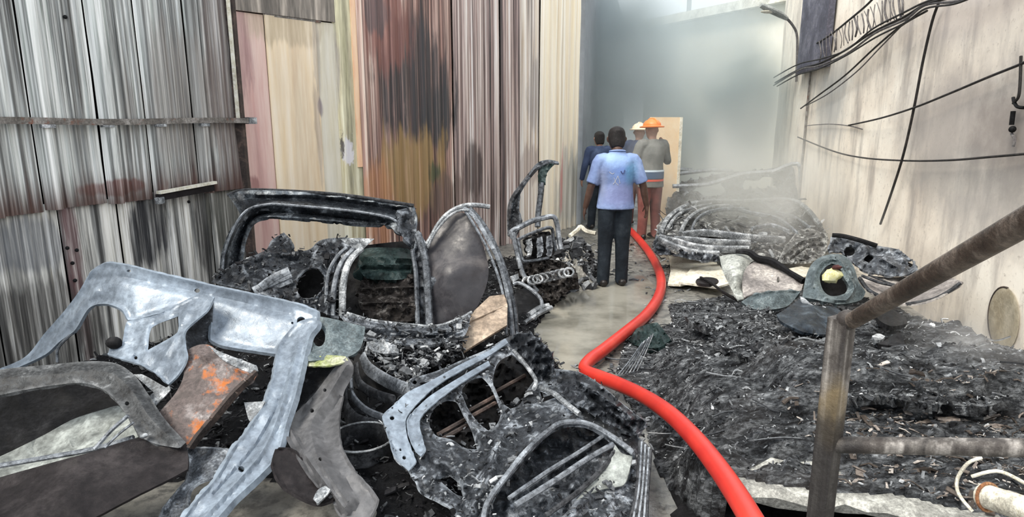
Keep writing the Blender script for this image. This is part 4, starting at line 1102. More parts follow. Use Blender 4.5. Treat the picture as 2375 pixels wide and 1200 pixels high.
# crumpled hinge mass at the far corner of that door
sheet('hinge_pillar', [(1000, 142), (1060, 118), (1140, 112), (1210, 158), (1275, 230), (1290, 330), (1240, 400), (1190, 390), (1110, 290), (1050, 210)], [(1000, 142, ('z', .46)), (1290, 330, ('z', .42)), (1110, 290, ('z', .40)), (1200, 180, ('z', .58)), (1240, 400, ('z', .36))], M['charmetal'], d6, c4, thick=.02, g=4.5, relief=[('noise', 16, .07)])
b = MB(); b.tube(Pl([(1050, 215, ('z', .45)), (1110, 285, ('z', .44)), (1180, 385, ('z', .43)), (1170, 440, ('z', .42))], c4), .012, 7, 4); b.tube(Pl([(1200, 430, ('z', .40)), (1290, 470, ('z', .42)), (1350, 520, ('z', .42)), (1440, 590, ('z', .40))], c4), .014, 7, 4)
b.build('latch_rod', M['silver'], d6)
sheet('edge_crumple', [(1300, 340), (1440, 345), (1560, 415), (1700, 535), (1840, 645), (1770, 715), (1640, 660), (1480, 560), (1380, 520), (1300, 430)], [(1300, 340, ('z', .38)), (1840, 645, ('z', .33)), (1380, 520, ('z', .38)), (1600, 500, ('z', .44))], M['charmetal'], d6, c4, thick=.012, g=5, relief=[('noise', 14, .05), ('ridge', [(1440, 400), (1600, 500), (1760, 620)], 8, .05), ('ridge', [(1480, 460), (1620, 590), (1740, 690)], 7, -.04)])
for k in range(7):
    x = 1785 + 11 * k
    b = MB(); b.tube(Pl([(x + 12, 750 + 8 * k, ('z', .30)), (x + 5, 880, ('z', .26)), (x - 8, 1050, ('z', .20)), (x - 50 + 6 * k, 1240, ('z', .12))], c4), .008, 6, 4)
    b.build('seal_strip', M['ashmetal' if k % 2 else 'char'], d6)
# ------------------------------------------------------------------ burnt car body behind the foreground panels
# --- dark hatch frame on top of the pile
e1 = thing('hatch_frame', P(620, 700, 5.1), 'black burnt hatch frame arching over the car wreck in front of the cream recess', 'car frame')
sheet('frame_band', [(140, 570), (150, 460), (195, 330), (255, 232), (190, 128), (270, 101), (420, 100), (700, 115), (900, 135), (1100, 165), (1222, 186), (1242, 262), (1240, 335), (1180, 350), (1130, 342), (1098, 308), (1050, 290), (900, 283), (700, 265), (500, 251), (370, 252), (310, 290), (270, 380), (250, 490), (205, 575)],
      [(140, 570, 5.0), (195, 330, 5.1), (270, 101, 5.35), (700, 115, 5.4), (1222, 186, 5.35), (1200, 345, 5.2), (700, 265, 5.2), (370, 252, 5.15), (205, 575, 4.95)], M['hatch'], e1, c3, thick=.03, g=6,
      relief=[('ridge', [(190, 540), (210, 420), (250, 310), (320, 205), (420, 175), (520, 178), (900, 215), (1120, 255)], 10, .05), ('ridge', [(240, 500), (260, 380), (300, 280), (370, 235), (500, 222), (900, 262), (1080, 290)], 6, -.05), ('ridge', [(300, 140), (700, 150), (1180, 215)], 8, -.05), ('noise', 30, .02)])
b = MB(); b.tube(Pl([(185, 126, 5.34), (270, 100, 5.36), (420, 99, 5.38), (700, 114, 5.40), (900, 134, 5.38), (1100, 164, 5.36), (1222, 184, 5.34)], c3), .014, 7, 4); b.build('top_lip', M['char'], e1)
b = MB(); b.tube(Pl([(160, 560, 4.98), (170, 450, 5.0), (215, 325, 5.03), (290, 215, 5.06), (400, 180, 5.1), (520, 182, 5.12), (900, 218, 5.12), (1110, 262, 5.1), (1140, 330, 5.1)], c3), .011, 7, 5); b.build('rain_gutter', M['ashmetal'], e1)
sheet('corner_block', [(1130, 210), (1225, 190), (1245, 262), (1238, 360), (1300, 420), (1250, 430), (1180, 380), (1140, 320)], [(1130, 210, 5.28), (1245, 262, 5.30), (1250, 430, 5.1), (1180, 380, 5.1)], M['charmetal'], e1, c3, thick=.03, g=5, relief=[('noise', 16, .04)])

# --- wrecked car body shell
e2 = thing('car_wreck_shell', P(760, 760, 4.7), 'burnt out car body shell with an open dark doorway beside the tan board', 'car wreck')
qp_ = sheet('quarter_panel', [(95, 612), (140, 565), (230, 505), (400, 432), (430, 380), (500, 335), (540, 380), (560, 440), (640, 430), (700, 380), (790, 365), (880, 370), (935, 440), (880, 470), (840, 545), (825, 680), (805, 815), (700, 775), (660, 760), (330, 665), (150, 625)],
      [(95, 612, 4.75), (500, 335, 5.2), (790, 365, 4.95), (930, 440, 4.85), (805, 815, 4.45), (330, 665, 4.55), (560, 500, 4.95), (650, 620, 4.7)], M['charmetal'], e2, c3, thick=.012, g=5.5,
      holes=[[(568, 640), (580, 590), (615, 548), (660, 532), (705, 545), (728, 590), (722, 640), (690, 685), (640, 705), (595, 695)], circ(660, 755, 14, 8)],
      relief=[('hrim', 8, .03), ('noise', 30, .05), ('ridge', [(760, 440), (770, 600), (740, 790)], 10, .05), ('ridge', [(820, 430), (800, 560), (795, 780)], 8, -.05), ('ridge', [(250, 520), (420, 450), (560, 470)], 9, .05)])
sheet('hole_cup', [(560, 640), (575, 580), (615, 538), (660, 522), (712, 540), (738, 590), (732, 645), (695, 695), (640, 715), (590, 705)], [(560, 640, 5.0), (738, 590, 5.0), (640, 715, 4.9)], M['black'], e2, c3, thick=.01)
for k, (y0, x1) in enumerate([(660, 540), (690, 545), (640, 530)]):
    b = MB(); b.tube(Pl([(330 + 20 * k, y0, 4.55), (440, y0 - 52, 4.62), (x1, y0 - 95, 4.66)], c3), [(.028, .008)] * 3, 6, 3, hint=(0, .5, 1)); b.build('roof_slat', M['ashmetal'], e2)
sheet('bright_flap', [(815, 372), (900, 366), (1003, 370), (965, 405), (930, 435), (890, 420), (850, 400)], [(815, 372, 4.80), (1003, 370, 4.7), (930, 435, 4.72)], M['silver'], e2, c3, thick=.006, g=4, label='bright folded sheet flap', relief=[('noise', 14, .02)])
for k, pts in enumerate([[(935, 425, 4.72), (880, 475, 4.66), (845, 545, 4.60), (828, 650, 4.54), (825, 800, 4.46)], [(890, 425, 4.76), (830, 490, 4.68), (795, 570, 4.62), (775, 680, 4.56), (770, 800, 4.48)], [(850, 420, 4.8), (790, 480, 4.74), (745, 580, 4.68), (735, 760, 4.52)]]):
    b = MB(); b.tube(Pl(pts, c3), [(.026 - .005 * k, .016)] * len(pts), 8, 5, hint=(1, 0, 0)); b.build('door_pillar', M['silver' if k == 0 else 'ashmetal'], e2)
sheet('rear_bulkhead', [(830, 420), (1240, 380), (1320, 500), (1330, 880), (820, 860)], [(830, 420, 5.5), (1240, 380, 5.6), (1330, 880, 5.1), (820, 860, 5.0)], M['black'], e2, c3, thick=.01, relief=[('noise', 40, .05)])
sheet('seat_back', [(930, 430), (1010, 418), (1190, 425), (1215, 470), (1205, 590), (1100, 600), (960, 590), (915, 520)], [(930, 430, 5.25), (1190, 425, 5.3), (1205, 590, 5.1), (960, 590, 5.0), (1060, 500, 5.05)], M['greenblack'], e2, c3, thick=.08, g=5, relief=[('ridge', [(950, 470), (1190, 480)], 10, .04), ('ridge', [(940, 540), (1200, 540)], 8, -.05), ('noise', 20, .03)])
sheet('burnt_upholstery', [(930, 600), (1220, 590), (1235, 700), (1225, 830), (1100, 830), (960, 800), (915, 720)], [(930, 600, 5.05), (1220, 590, 5.05), (1225, 830, 4.8), (930, 800, 4.75)], M['rubbleish'], e2, c3, thick=.05, g=4.5, relief=[('noise', 26, .08), ('ridge', [(930, 650), (1220, 640)], 6, .05), ('ridge', [(930, 730), (1230, 720)], 6, .04)])
b = MB(); b.tube(Pl([(1245, 340, 5.1), (1285, 480, 5.0), (1300, 640, 4.9), (1310, 850, 4.75)], c3), [(.03, .02)] * 4, 8, 5, hint=(1, 0, 0)); b.tube(Pl([(1215, 430, 5.08), (1235, 560, 5.0), (1240, 700, 4.9), (1245, 850, 4.75)], c3), .02, 7, 5); b.build('rear_pillar', M['charmetal'], e2)
sp_ = sheet('sill_panel', [(820, 790), (860, 790), (1000, 828), (1200, 850), (1350, 862), (1500, 805), (1545, 785), (1510, 905), (1400, 945), (1240, 965), (1100, 942), (940, 925), (930, 850), (850, 830)],
      [(820, 790, 4.45), (1200, 850, 4.45), (1545, 785, 4.65), (1400, 945, 4.3), (940, 925, 4.2)], M['ashmetal'], e2, c3, thick=.02, g=5, relief=[('ridge', [(930, 865), (1200, 880), (1400, 890), (1530, 800)], 8, .05), ('ridge', [(940, 900), (1200, 920), (1400, 915)], 6, -.05), ('ridge', [(860, 800), (1000, 838), (1200, 862), (1350, 872)], 5, .03), ('noise', 20, .025)])
b = MB(); b.tube(Pl([(850, 785, 4.44), (1000, 828, 4.44), (1200, 850, 4.45), (1350, 858, 4.48), (1480, 815, 4.55), (1545, 780, 4.62)], c3), .014, 7, 4); b.build('sill_edge', M['silver'], e2)
cw_ = sheet('crushed_wing', [(930, 920), (1100, 945), (1240, 968), (1420, 945), (1500, 905), (1480, 1010), (1380, 1060), (1250, 1130), (1170, 1180), (1060, 1100), (960, 1010)], [(930, 920, 4.25), (1500, 905, 4.4), (1170, 1180, 3.9), (1250, 1000, 4.2)], M['char'], e2, c3, thick=.02, g=5, relief=[('noise', 14, .09)])
sheet('white_bracket', [(960, 945), (1040, 935), (1130, 965), (1125, 1005), (1050, 1010), (980, 985)], [(960, 945, 4.12), (1130, 965, 4.12), (1050, 1010, 4.05)], M['silver'], e2, c3, thick=.02, g=4, relief=[('noise', 12, .03)])

flakes(qp_, 350, .01, .04, 'shardsdark', e2, 78); flakes(cw_, 700, .01, .05, 'shards', e2, 79); flakes(sp_, 200, .01, .04, 'shards', e2, 80)
# --- arched tailgate with dark glass
e3 = thing('tailgate', P(1090, 800, 4.9), 'charred arched tailgate with smoked glass leaning in front of the rusty wall', 'tailgate')
sheet('smoked_glass', [(1290, 420), (1335, 345), (1400, 262), (1470, 225), (1530, 240), (1580, 330), (1625, 460), (1640, 560), (1610, 680), (1540, 790), (1400, 842), (1310, 850), (1285, 700), (1280, 540)],
      [(1290, 420, 5.15), (1490, 225, 5.25), (1640, 560, 5.0), (1310, 850, 4.85), (1540, 790, 4.85), (1440, 560, 4.92)], M['darkglass2'], e3, c3, thick=.008, relief=[('noise', 60, .02)])
b = MB(); b.tube(Pl([(1240, 330, 5.12), (1285, 400, 5.1), (1310, 380, 5.1), (1360, 290, 5.14), (1420, 225, 5.18), (1490, 190, 5.2), (1560, 182, 5.22), (1645, 192, 5.25)], c3), .020, 8, 5)
b.tube(Pl([(1300, 420, 5.08), (1350, 325, 5.1), (1420, 245, 5.14), (1480, 212, 5.16), (1530, 212, 5.16)], c3), .010, 7, 5); b.build('arch_frame', M['silver'], e3)
for k, pts in enumerate([[(1500, 195, 5.2), (1560, 245, 5.15), (1630, 360, 5.05), (1700, 500, 4.95), (1750, 700, 4.85), (1775, 920, 4.75)], [(1535, 200, 5.2), (1610, 290, 5.12), (1690, 440, 5.0), (1740, 580, 4.9), (1785, 760, 4.85), (1795, 920, 4.78)], [(1510, 215, 5.18), (1570, 310, 5.1), (1640, 440, 5.02), (1700, 600, 4.92), (1735, 760, 4.85), (1740, 900, 4.78)]]):
    b = MB(); b.tube(Pl(pts, c3), [(.020 if k < 2 else .012, .014)] * len(pts), 7, 5, hint=(1, 0, 0)); b.build('side_rail', M['ashmetal' if k != 1 else 'charmetal'], e3)
sheet('inner_trim', [(1245, 345), (1290, 400), (1300, 440), (1285, 560), (1300, 850), (1250, 860), (1240, 600), (1225, 420)], [(1245, 345, 5.14), (1300, 440, 5.1), (1250, 860, 4.84)], M['charmetal'], e3, c3, thick=.02, g=5, relief=[('noise', 14, .03)])
b = MB(); b.ball(P(*c3([(1330, 620)])[0], 4.96), .05, .04, .06, 8, 6, .15); b.build('lock_block', M['charmetal'], e3)

# --- tan board
e4 = thing('tan_board', P(1115, 800, 4.7), 'scorched tan box board lying against the tailgate rail', 'board')
sheet('board_face', [(1500, 1000), (1490, 960), (1530, 835), (1745, 740), (1742, 850)], [(1500, 1000, 4.4), (1530, 835, 4.62), (1745, 740, 4.75)], M['tan'], e4, c3, thick=.02, smooth=False)
sheet('board_top', [(1530, 832), (1560, 770), (1645, 690), (1725, 680), (1745, 738)], [(1530, 832, 4.60), (1645, 690, 4.85), (1745, 738, 4.75)], M['tan'], e4, c3, thick=.02, smooth=False, relief=[('noise', 12, .02)])

# --- upright fender strip by the wall
e5 = thing('fender_strip', P(1195, 600, 7.3), 'tall charred curved fender strip standing against the rusty wall', 'fender')
sheet('strip_outer', [(108, 520), (112, 420), (140, 340), (200, 260), (270, 170), (320, 115), (390, 92), (465, 105), (470, 118), (400, 120), (350, 140), (290, 200), (230, 280), (190, 360), (185, 440), (205, 520), (170, 620), (110, 620)],
      [(108, 520, 7.3), (200, 260, 7.4), (320, 115, 7.5), (465, 110, 7.6), (190, 400, 7.2), (140, 620, 7.1)], M['charmetal'], e5, c9, thick=.02, g=4, relief=[('ridge', [(130, 500), (150, 370), (220, 270), (300, 160), (400, 108)], 6, .05), ('noise', 14, .03)])
sheet('strip_inner', [(335, 130), (400, 120), (440, 120), (385, 190), (375, 270), (335, 260), (330, 200)], [(335, 130, 7.45), (440, 120, 7.5), (350, 260, 7.4)], M['greenblack'], e5, c9, thick=.02, g=4, relief=[('noise', 10, .03)])
b = MB(); b.tube(Pl([(350, 250, 7.42), (340, 350, 7.4), (325, 470, 7.35), (320, 560, 7.3)], c9), .035, 7, 4); b.build('support_leg', M['charmetal'], e5)

# --- burnt seat frame
e6 = thing('car_seat_frame', P(1235, 640, 6.6), 'burnt car seat frame with springs standing beside the walkway', 'seat frame')
so = [(150, 640, 6.5), (140, 595, 6.52), (200, 560, 6.56), (280, 520, 6.62), (360, 498, 6.68), (430, 490, 6.7), (455, 540, 6.7), (470, 640, 6.66), (485, 720, 6.6)]
b = MB(); b.tube(Pl(so, c9), .028, 8, 4); b.tube(Pl([(150, 600, 6.5), (165, 680, 6.46), (190, 790, 6.4), (225, 900, 6.3), (300, 990, 6.2), (350, 1040, 6.15)], c9), .026, 8, 4); b.build('outer_tube', M['ashmetal'], e6)
b = MB(); b.tube(Pl([(180, 650, 6.46), (290, 600, 6.52), (410, 565, 6.58), (430, 640, 6.58), (450, 730, 6.55)], c9), .018, 7, 4); b.tube(Pl([(185, 650, 6.46), (210, 760, 6.4), (240, 800, 6.38), (400, 775, 6.44)], c9), .016, 7, 4); b.build('inner_tube', M['charmetal'], e6)
sheet('back_pad', [(225, 650), (300, 612), (400, 590), (430, 650), (440, 740), (390, 780), (250, 785)], [(225, 650, 6.56), (400, 590, 6.66), (440, 740, 6.6), (250, 785, 6.5)], M['black'], e6, c9, thick=.02, g=4, relief=[('noise', 10, .04)])
for k, x in enumerate((270, 345, 410)):
    sheet('pad_remnant', [(x - 28, 650 - 12 * k), (x + 8, 640 - 12 * k), (x + 15, 700), (x + 5, 762), (x - 20, 770), (x - 25, 700)], [(x - 28, 650, 6.48), (x + 15, 640, 6.50), (x, 770, 6.42)], M['silver' if k == 0 else 'ashmetal'], e6, c9, thick=.02, g=3.5, relief=[('noise', 8, .03)])
b = MB(); rr = random.Random(3)
for k in range(9):
    x = 250 + 36 * k; y = 960 - 8 * k
    ring = [(x + 34 * math.cos(a), y - 20 + 30 * math.sin(a), 6.15 + .05 * math.cos(a + k)) for a in [i * math.pi / 3 for i in range(6)]]
    b.tube(Pl(ring, c9), .012, 6, 2, close=True)
b.build('seat_springs', M['silver'], e6)
sheet('seat_pan', [(200, 850), (330, 790), (480, 800), (590, 880), (600, 960), (430, 1070), (340, 1060), (260, 970)], [(200, 850, 6.4), (480, 800, 6.6), (600, 960, 6.2), (340, 1060, 6.05)], M['rubbleish'], e6, c9, thick=.05, g=4, relief=[('noise', 10, .12)])
# engine-like lump and black box in front of the seat
e7 = thing('black_box', PZ(1220, 735, .02), 'black open box of burnt plastic below the seat frame', 'box')
sheet('box_front', [(165, 1010), (250, 985), (335, 1060), (340, 1130), (290, 1190), (200, 1200), (150, 1120)], [(165, 1010, 6.0), (335, 1060, 5.9), (200, 1200, 5.6)], M['black'], e7, c9, thick=.03, g=5, relief=[('noise', 20, .02)])
b = MB(); b.tube(Pl([(150, 960, 6.05), (190, 950, 6.05), (260, 985, 5.95), (340, 1060, 5.85), (345, 1130, 5.75), (300, 1200, 5.6)], c9), .018, 7, 4); b.build('box_rim', M['ashmetal'], e7)
sheet('box_flap', [(130, 905), (185, 885), (190, 920), (150, 945)], [(130, 905, 6.2), (185, 885, 6.25), (150, 945, 6.15)], M['silver'], e7, c9, thick=.02, g=4)
b = MB(); b.tube(Pl([(260, 1180, 5.6), (330, 1130, 5.75), (400, 1110, 5.8)], c9), .03, 7, 3); b.tube(Pl([(230, 1230, 5.5), (320, 1170, 5.65), (420, 1120, 5.75)], c9), .022, 7, 3); b.build('burnt_pipe_stub', M['silver'], None, label='short pale burnt pipe stubs on the ground below the seat frame', cat='pipe')
# ash heap and stick by the man's left hand
pa = PZ(1325, 640, 0)
apoly = [(pa.x + .38 * math.cos(a) * (1 + .2 * math.sin(3 * a)), pa.y + .75 * math.sin(a)) for a in [i * math.pi / 8 for i in range(16)]]
heap('ash_mound', apoly, lambda x, y, e: .34 * sst(e, 0, .3) + .08 * nz3(x, y, 8, 44) * sst(e, 0, .1) + .01, .03, M['ash'], label='pale ash mound with rubble beside the man on the left', cat='ash', kind='stuff')
pA = inside_pts(apoly, 700, lambda x, y, e: .34 * sst(e, 0, .3) + .08 * nz3(x, y, 8, 44) * sst(e, 0, .1) + .01, 55, .02)
scatter('ash_scraps', pA, M['shards'], .03, .10, flat=.4, seed=56, aspect=(1, 3), tilt=.7, label='burnt scraps on the pale ash mound left of the man', cat='debris', kind='stuff')
b = MB(); b.tube(Pl([(545, 625, 7.0), (600, 580, 7.1), (620, 558, 7.15), (660, 590, 7.1), (725, 605, 7.05)], c9), .025, 6, 3); b.build('pale_stick', M['cream'], label='bent pale stick lying on the ash mound near the man', cat='stick')
# ------------------------------------------------------------------ right side wrecks
f1 = thing('burnt_car', PZ(1700, 598, 0), 'collapsed ash grey car hulk smoking below the right wall', 'car wreck')
rs_ = sheet('roof_skin', [(120, 440), (128, 370), (200, 300), (300, 245), (430, 220), (600, 222), (800, 212), (940, 215), (1030, 262), (1120, 360), (1170, 460), (1100, 560), (900, 600), (680, 590), (480, 575), (300, 558), (180, 520)],
      [(120, 440, 8.0), (300, 245, 9.2), (600, 222, 9.9), (940, 215, 9.6), (1170, 460, 8.4), (900, 600, 7.5), (480, 575, 7.5), (600, 400, 8.4), (200, 500, 7.6)], M['hulk'], f1, c7, thick=.03, g=4,
      holes=[[(300, 470), (340, 440), (480, 440), (690, 462), (690, 480), (520, 478)], [(282, 488), (420, 495), (680, 508), (672, 530), (500, 525), (300, 512)], [(350, 330), (400, 290), (500, 268), (560, 262), (470, 300), (380, 345)]],
      relief=[('hrim', 4, .03), ('noise', 16, .10), ('ridge', [(140, 400), (220, 310), (330, 255), (450, 238), (640, 240)], 4, .10), ('ridge', [(300, 380), (340, 310), (420, 268), (560, 250)], 4, .08), ('ridge', [(330, 400), (400, 330), (520, 300)], 4, -.08)])
for k, (pts, rd_) in enumerate([([(140, 420, 8.0), (190, 330, 8.5), (290, 262, 9.0), (420, 232, 9.3), (600, 232, 9.6), (800, 222, 9.7), (950, 226, 9.5), (1040, 280, 9.0), (1120, 380, 8.6)], .035), ([(260, 430, 7.9), (300, 350, 8.3), (380, 290, 8.7), (480, 262, 8.9), (620, 255, 9.1)], .028),
                          ([(180, 400, 8.0), (240, 320, 8.5), (340, 270, 8.9), (450, 250, 9.1)], .022)]):
    b = MB(); b.tube(Pl(pts, c7), rd_, 7, 5); b.build('roof_rail', M['silver'], f1)
for k, pts in enumerate([[(270, 440, 7.75), (400, 425, 7.8), (560, 440, 7.75), (720, 458, 7.7), (900, 470, 7.8)], [(220, 468, 7.6), (300, 470, 7.6), (480, 485, 7.55), (690, 492, 7.55)], [(130, 455, 7.65), (230, 480, 7.5), (360, 515, 7.4), (520, 528, 7.35), (680, 528, 7.35)], [(130, 470, 7.6), (240, 520, 7.45), (360, 552, 7.35), (500, 560, 7.3)]]):
    b = MB(); b.tube(Pl(pts, c7), [(.046, .025)] * len(pts), 7, 5, hint=(0, 0, 1)); b.build('grille_bar', M['silver'], f1)
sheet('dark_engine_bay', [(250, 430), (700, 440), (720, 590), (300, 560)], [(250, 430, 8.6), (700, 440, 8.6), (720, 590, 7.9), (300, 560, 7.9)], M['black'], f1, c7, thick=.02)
sheet('front_valance', [(110, 440), (160, 470), (250, 530), (480, 560), (520, 600), (380, 600), (200, 560), (120, 560), (95, 520)], [(110, 440, 7.8), (480, 560, 7.25), (520, 600, 7.2), (95, 520, 7.6)], M['charmetal'], f1, c7, thick=.02, g=4, relief=[('noise', 12, .06)])
sheet('bent_wing', [(980, 420), (1060, 400), (1150, 440), (1160, 540), (1100, 590), (980, 610), (860, 600), (900, 520)], [(980, 420, 8.2), (1150, 440, 8.0), (1100, 590, 7.3), (860, 600, 7.2)], M['hulk'], f1, c7, thick=.02, g=4, relief=[('noise', 10, .14), ('ridge', [(900, 560), (1000, 480), (1120, 450)], 5, .12), ('ridge', [(940, 590), (1040, 520), (1150, 500)], 4, -.10)])
flakes(rs_, 500, .03, .10, 'shards', f1, 81, up=.03, aspect=(1.5, 8))
for pts in ([(330, 410, 7.95), (360, 345, 8.3), (430, 300, 8.6), (540, 280, 8.8), (680, 282, 8.9)], [(560, 262, 9.0), (680, 300, 8.8), (860, 340, 8.6), (980, 430, 8.1)], [(760, 232, 9.4), (850, 300, 9.0), (960, 330, 8.8), (1060, 400, 8.4)], [(700, 400, 8.2), (820, 380, 8.4), (930, 420, 8.1)]):
    b = MB(); b.tube(Pl(pts, c7), [(.03, .016)] * len(pts), 6, 5, hint=(0, 0, 1)); b.build('bent_strut', M['ashmetal'], f1)
# second wreck behind in the smoke
f2 = thing('burnt_car', PZ(1720, 470, 0), 'darker burnt car wreck behind in the smoke at the far right', 'car wreck')
sheet('body_side', [(1548, 470), (1560, 430), (1620, 415), (1690, 400), (1760, 395), (1830, 385), (1850, 400), (1858, 440), (1850, 490), (1700, 500), (1560, 520)], [(1548, 470, 11.2), (1690, 400, 11.8), (1850, 400, 11.3), (1850, 490, 10.6), (1560, 520, 10.6)], M['charmetal'], f2, c0, thick=.06, g=5,
      holes=[[(1600, 450), (1610, 430), (1670, 420), (1690, 440), (1660, 455)], [(1720, 440), (1730, 415), (1790, 410), (1800, 435)]], relief=[('noise', 12, .25)])
for pts in ([(1560, 432, 11.2), (1640, 428, 11.2), (1720, 405, 11.3), (1800, 398, 11.2)], [(1560, 405, 12.2), (1650, 395, 12.2), (1700, 398, 12.2)], [(1790, 400, 11.0), (1850, 380, 10.9), (1858, 430, 10.8)]):
    b = MB(); b.tube(Pl(pts), .04, 6, 4); b.build('body_rail', M['ashmetal'], f2)
b = MB(); b.tube(Pl([(1605, 395, 13.0), (1560, 395, 13.0), (1545, 420, 13.0)]), .05, 6, 3); b.build('bumper_rail', M['ashmetal'], f2)
rp = P(1850, 470, 10.4); b = MB()
bpoly = [(rp.x + 1.0 * math.cos(a) - .2, rp.y + 1.1 * math.sin(a) - .9) for a in [i * math.pi / 8 for i in range(16)]]
bpoly = [(min(x, 3.50 + .19 * (y - 4.6)), y) for x, y in bpoly]
heap('ash_bank', bpoly, lambda x, y, e: .45 * sst(e, 0, .6) + .10 * nz3(x, y, 5, 61) * sst(e, 0, .2) + .01, .05, M['ash'], label='pale ash bank against the right wall behind the car hulk', cat='ash', kind='stuff')

# --- cream sheets on the ground
for i, (ol_, z, lab) in enumerate([([(190, 570), (300, 575), (420, 590), (480, 600), (520, 690), (420, 720), (260, 745), (182, 742), (200, 660)], .05, 'cream scorched board lying flat in front of the burnt car'),
                              ([(330, 640), (500, 620), (560, 735), (480, 760), (330, 740), (250, 730)], .09, 'second cream board overlapping the first one near the curled fender'),
                              ([(900, 650), (1060, 620), (1045, 690), (960, 720), (1010, 700)], .22, 'cream scrap of board between curled fender and headlamp shell')]):
    sheet('cream_board', ol_, [(ol_[0][0], ol_[0][1], ('z', z)), (ol_[3][0], ol_[3][1], ('z', z + .02)), (ol_[-2][0], ol_[-2][1], ('z', z))], M['cream'], None, c7, thick=.02, g=5, smooth=False, relief=[('noise', 20, .03)], label=lab, cat='board')
sheet('oval_plate', circ(425, 720, 70, 14, 22), [(300, 720, ('z', .10)), (425, 700, ('z', .11)), (425, 745, ('z', .12))], M['browngrey'], None, c7, thick=.03, g=4, label='small oval mauve brown plate on the cream boards', cat='plate', relief=[('rim', 6, .03)])
# --- curled fender
f3 = thing('curled_fender', P(1760, 715, 5.3), 'pale curled fender sheet lying before the headlamp shell at right', 'fender')
sheet('curled_skin', [(500, 570), (560, 558), (690, 555), (720, 590), (680, 625), (645, 720), (655, 835), (610, 835), (560, 745), (520, 660)], [(500, 570, 6.0), (600, 600, 5.75), (700, 570, 6.0), (560, 745, 5.45), (600, 740, 5.35), (650, 760, 5.5), (640, 835, 5.2)], M['greygreen2'], f3, c7, thick=.015, g=5, relief=[('noise', 20, .03)])
sheet('inner_plate', [(655, 660), (690, 618), (750, 600), (830, 640), (930, 680), (1020, 722), (1005, 782), (850, 785), (700, 805), (650, 825), (640, 740)], [(655, 660, 5.65), (750, 600, 5.8), (1020, 722, 5.4), (650, 825, 5.2)], M['mauvegrey'], f3, c7, thick=.012, g=6, relief=[('noise', 30, .05)], holes=[circ(862, 715, 9, 8, 18)])
b = MB(); b.tube(Pl([(600, 540, 5.9), (680, 545, 5.85), (740, 585, 5.75), (830, 605, 5.65), (930, 668, 5.5), (1020, 722, 5.36)], c7), [.02, .03, .035, .035, .025, .03], 7, 4); b.build('melted_seal', M['black'], f3)
sheet('lower_lens', [(635, 850), (700, 812), (790, 788), (920, 780), (1000, 786), (950, 850), (900, 885), (780, 900), (690, 888)], [(635, 850, 5.15), (1000, 786, 5.2), (780, 900, 4.95), (800, 830, 5.02)], M['bluegrey'], f3, c7, thick=.03, g=5, relief=[('noise', 24, .02), ('ridge', [(660, 835), (800, 800), (980, 795)], 6, -.03)])
b = MB(); b.tube(Pl([(385, 700, ('z', .13)), (450, 735, ('z', .16)), (530, 795, ('z', .24)), (610, 840, ('z', .30))], c7), .014, 6, 3); b.build('black_rod', M['black'], label='thin black rod leaning onto the curled fender from the cream boards', cat='rod')
# --- headlamp shell ring
f4 = thing('headlamp_shell', P(1925, 715, 5.1), 'blue grey ring shaped headlamp shell with a yellow remnant inside', 'headlamp')
sheet('shell_ring', [(1035, 690), (1075, 610), (1150, 565), (1255, 560), (1320, 620), (1360, 730), (1400, 790), (1370, 840), (1250, 865), (1150, 850), (1085, 835), (1010, 822)], [(1035, 690, 5.35), (1255, 560, 5.5), (1400, 790, 5.15), (1010, 822, 5.05), (1200, 700, 5.1)], M['bluegrey'], f4, c7, thick=.04, g=5,
      holes=[[(1118, 700), (1145, 645), (1195, 615), (1240, 640), (1265, 700), (1295, 750), (1270, 800), (1190, 815), (1140, 780)]], relief=[('hrim', 10, -.05), ('ridge', [(1080, 760), (1090, 680), (1140, 600), (1240, 590), (1300, 690), (1330, 770), (1280, 840), (1160, 830)], 6, .04), ('noise', 20, .02)])
sheet('reflector', circ(1200, 720, 120, 14, 125), [(1080, 720, 5.5), (1320, 720, 5.5), (1200, 850, 5.3)], M['black'], f4, c7, thick=.02)
b = MB(); cy_ = P(*c7([(1190, 690)])[0], 5.2); b.ball(cy_, .085, .05, .06, 9, 6, .22); b.build('lamp_remnant', M['yellowish'], f4, label='pale yellow melted lamp remnant')
b = MB(); b.ball(cy_ + Vector((.03, -.01, .075)), .045, .03, .02, 8, 5, .2); b.build('lamp_cap', M['redcap'], f4)
# --- tangled pieces right of it
f5 = thing('crumpled_panel', P(2020, 650, 5.6), 'crumpled pale blue grey body panel against the right wall behind the headlamp shell', 'car panel')
sheet('panel_skin', [(1185, 450), (1250, 438), (1360, 470), (1480, 505), (1600, 530), (1690, 600), (1725, 655), (1600, 695), (1400, 662), (1340, 625), (1260, 545), (1175, 545)], [(1185, 450, 6.2), (1480, 505, 5.9), (1725, 655, 5.3), (1400, 662, 5.5), (1260, 545, 5.9), (1550, 600, 5.6)], M['ashmetal'], f5, c7, thick=.02, g=5,
      holes=[circ(1300, 540, 34, 10, 28), [(1380, 590), (1420, 560), (1460, 570), (1420, 610)], circ(1675, 615, 16, 8, 22)], relief=[('hrim', 8, -.05), ('noise', 18, .09), ('ridge', [(1340, 610), (1450, 570), (1600, 640)], 6, .05)])
b = MB(); b.tube(Pl([(1195, 440, 6.1), (1260, 445, 6.05), (1360, 470, 5.95), (1470, 505, 5.85)], c7), .022, 7, 4); b.build('panel_edge', M['black'], f5)
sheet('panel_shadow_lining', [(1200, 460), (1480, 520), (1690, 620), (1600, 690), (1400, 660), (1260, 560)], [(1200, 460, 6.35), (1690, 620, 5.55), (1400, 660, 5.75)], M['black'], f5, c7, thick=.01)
f6 = thing('curved_tray', P(2100, 700, 5.0), 'shallow curved tan grey fender shell lying below the crumpled panel by the wall', 'fender')
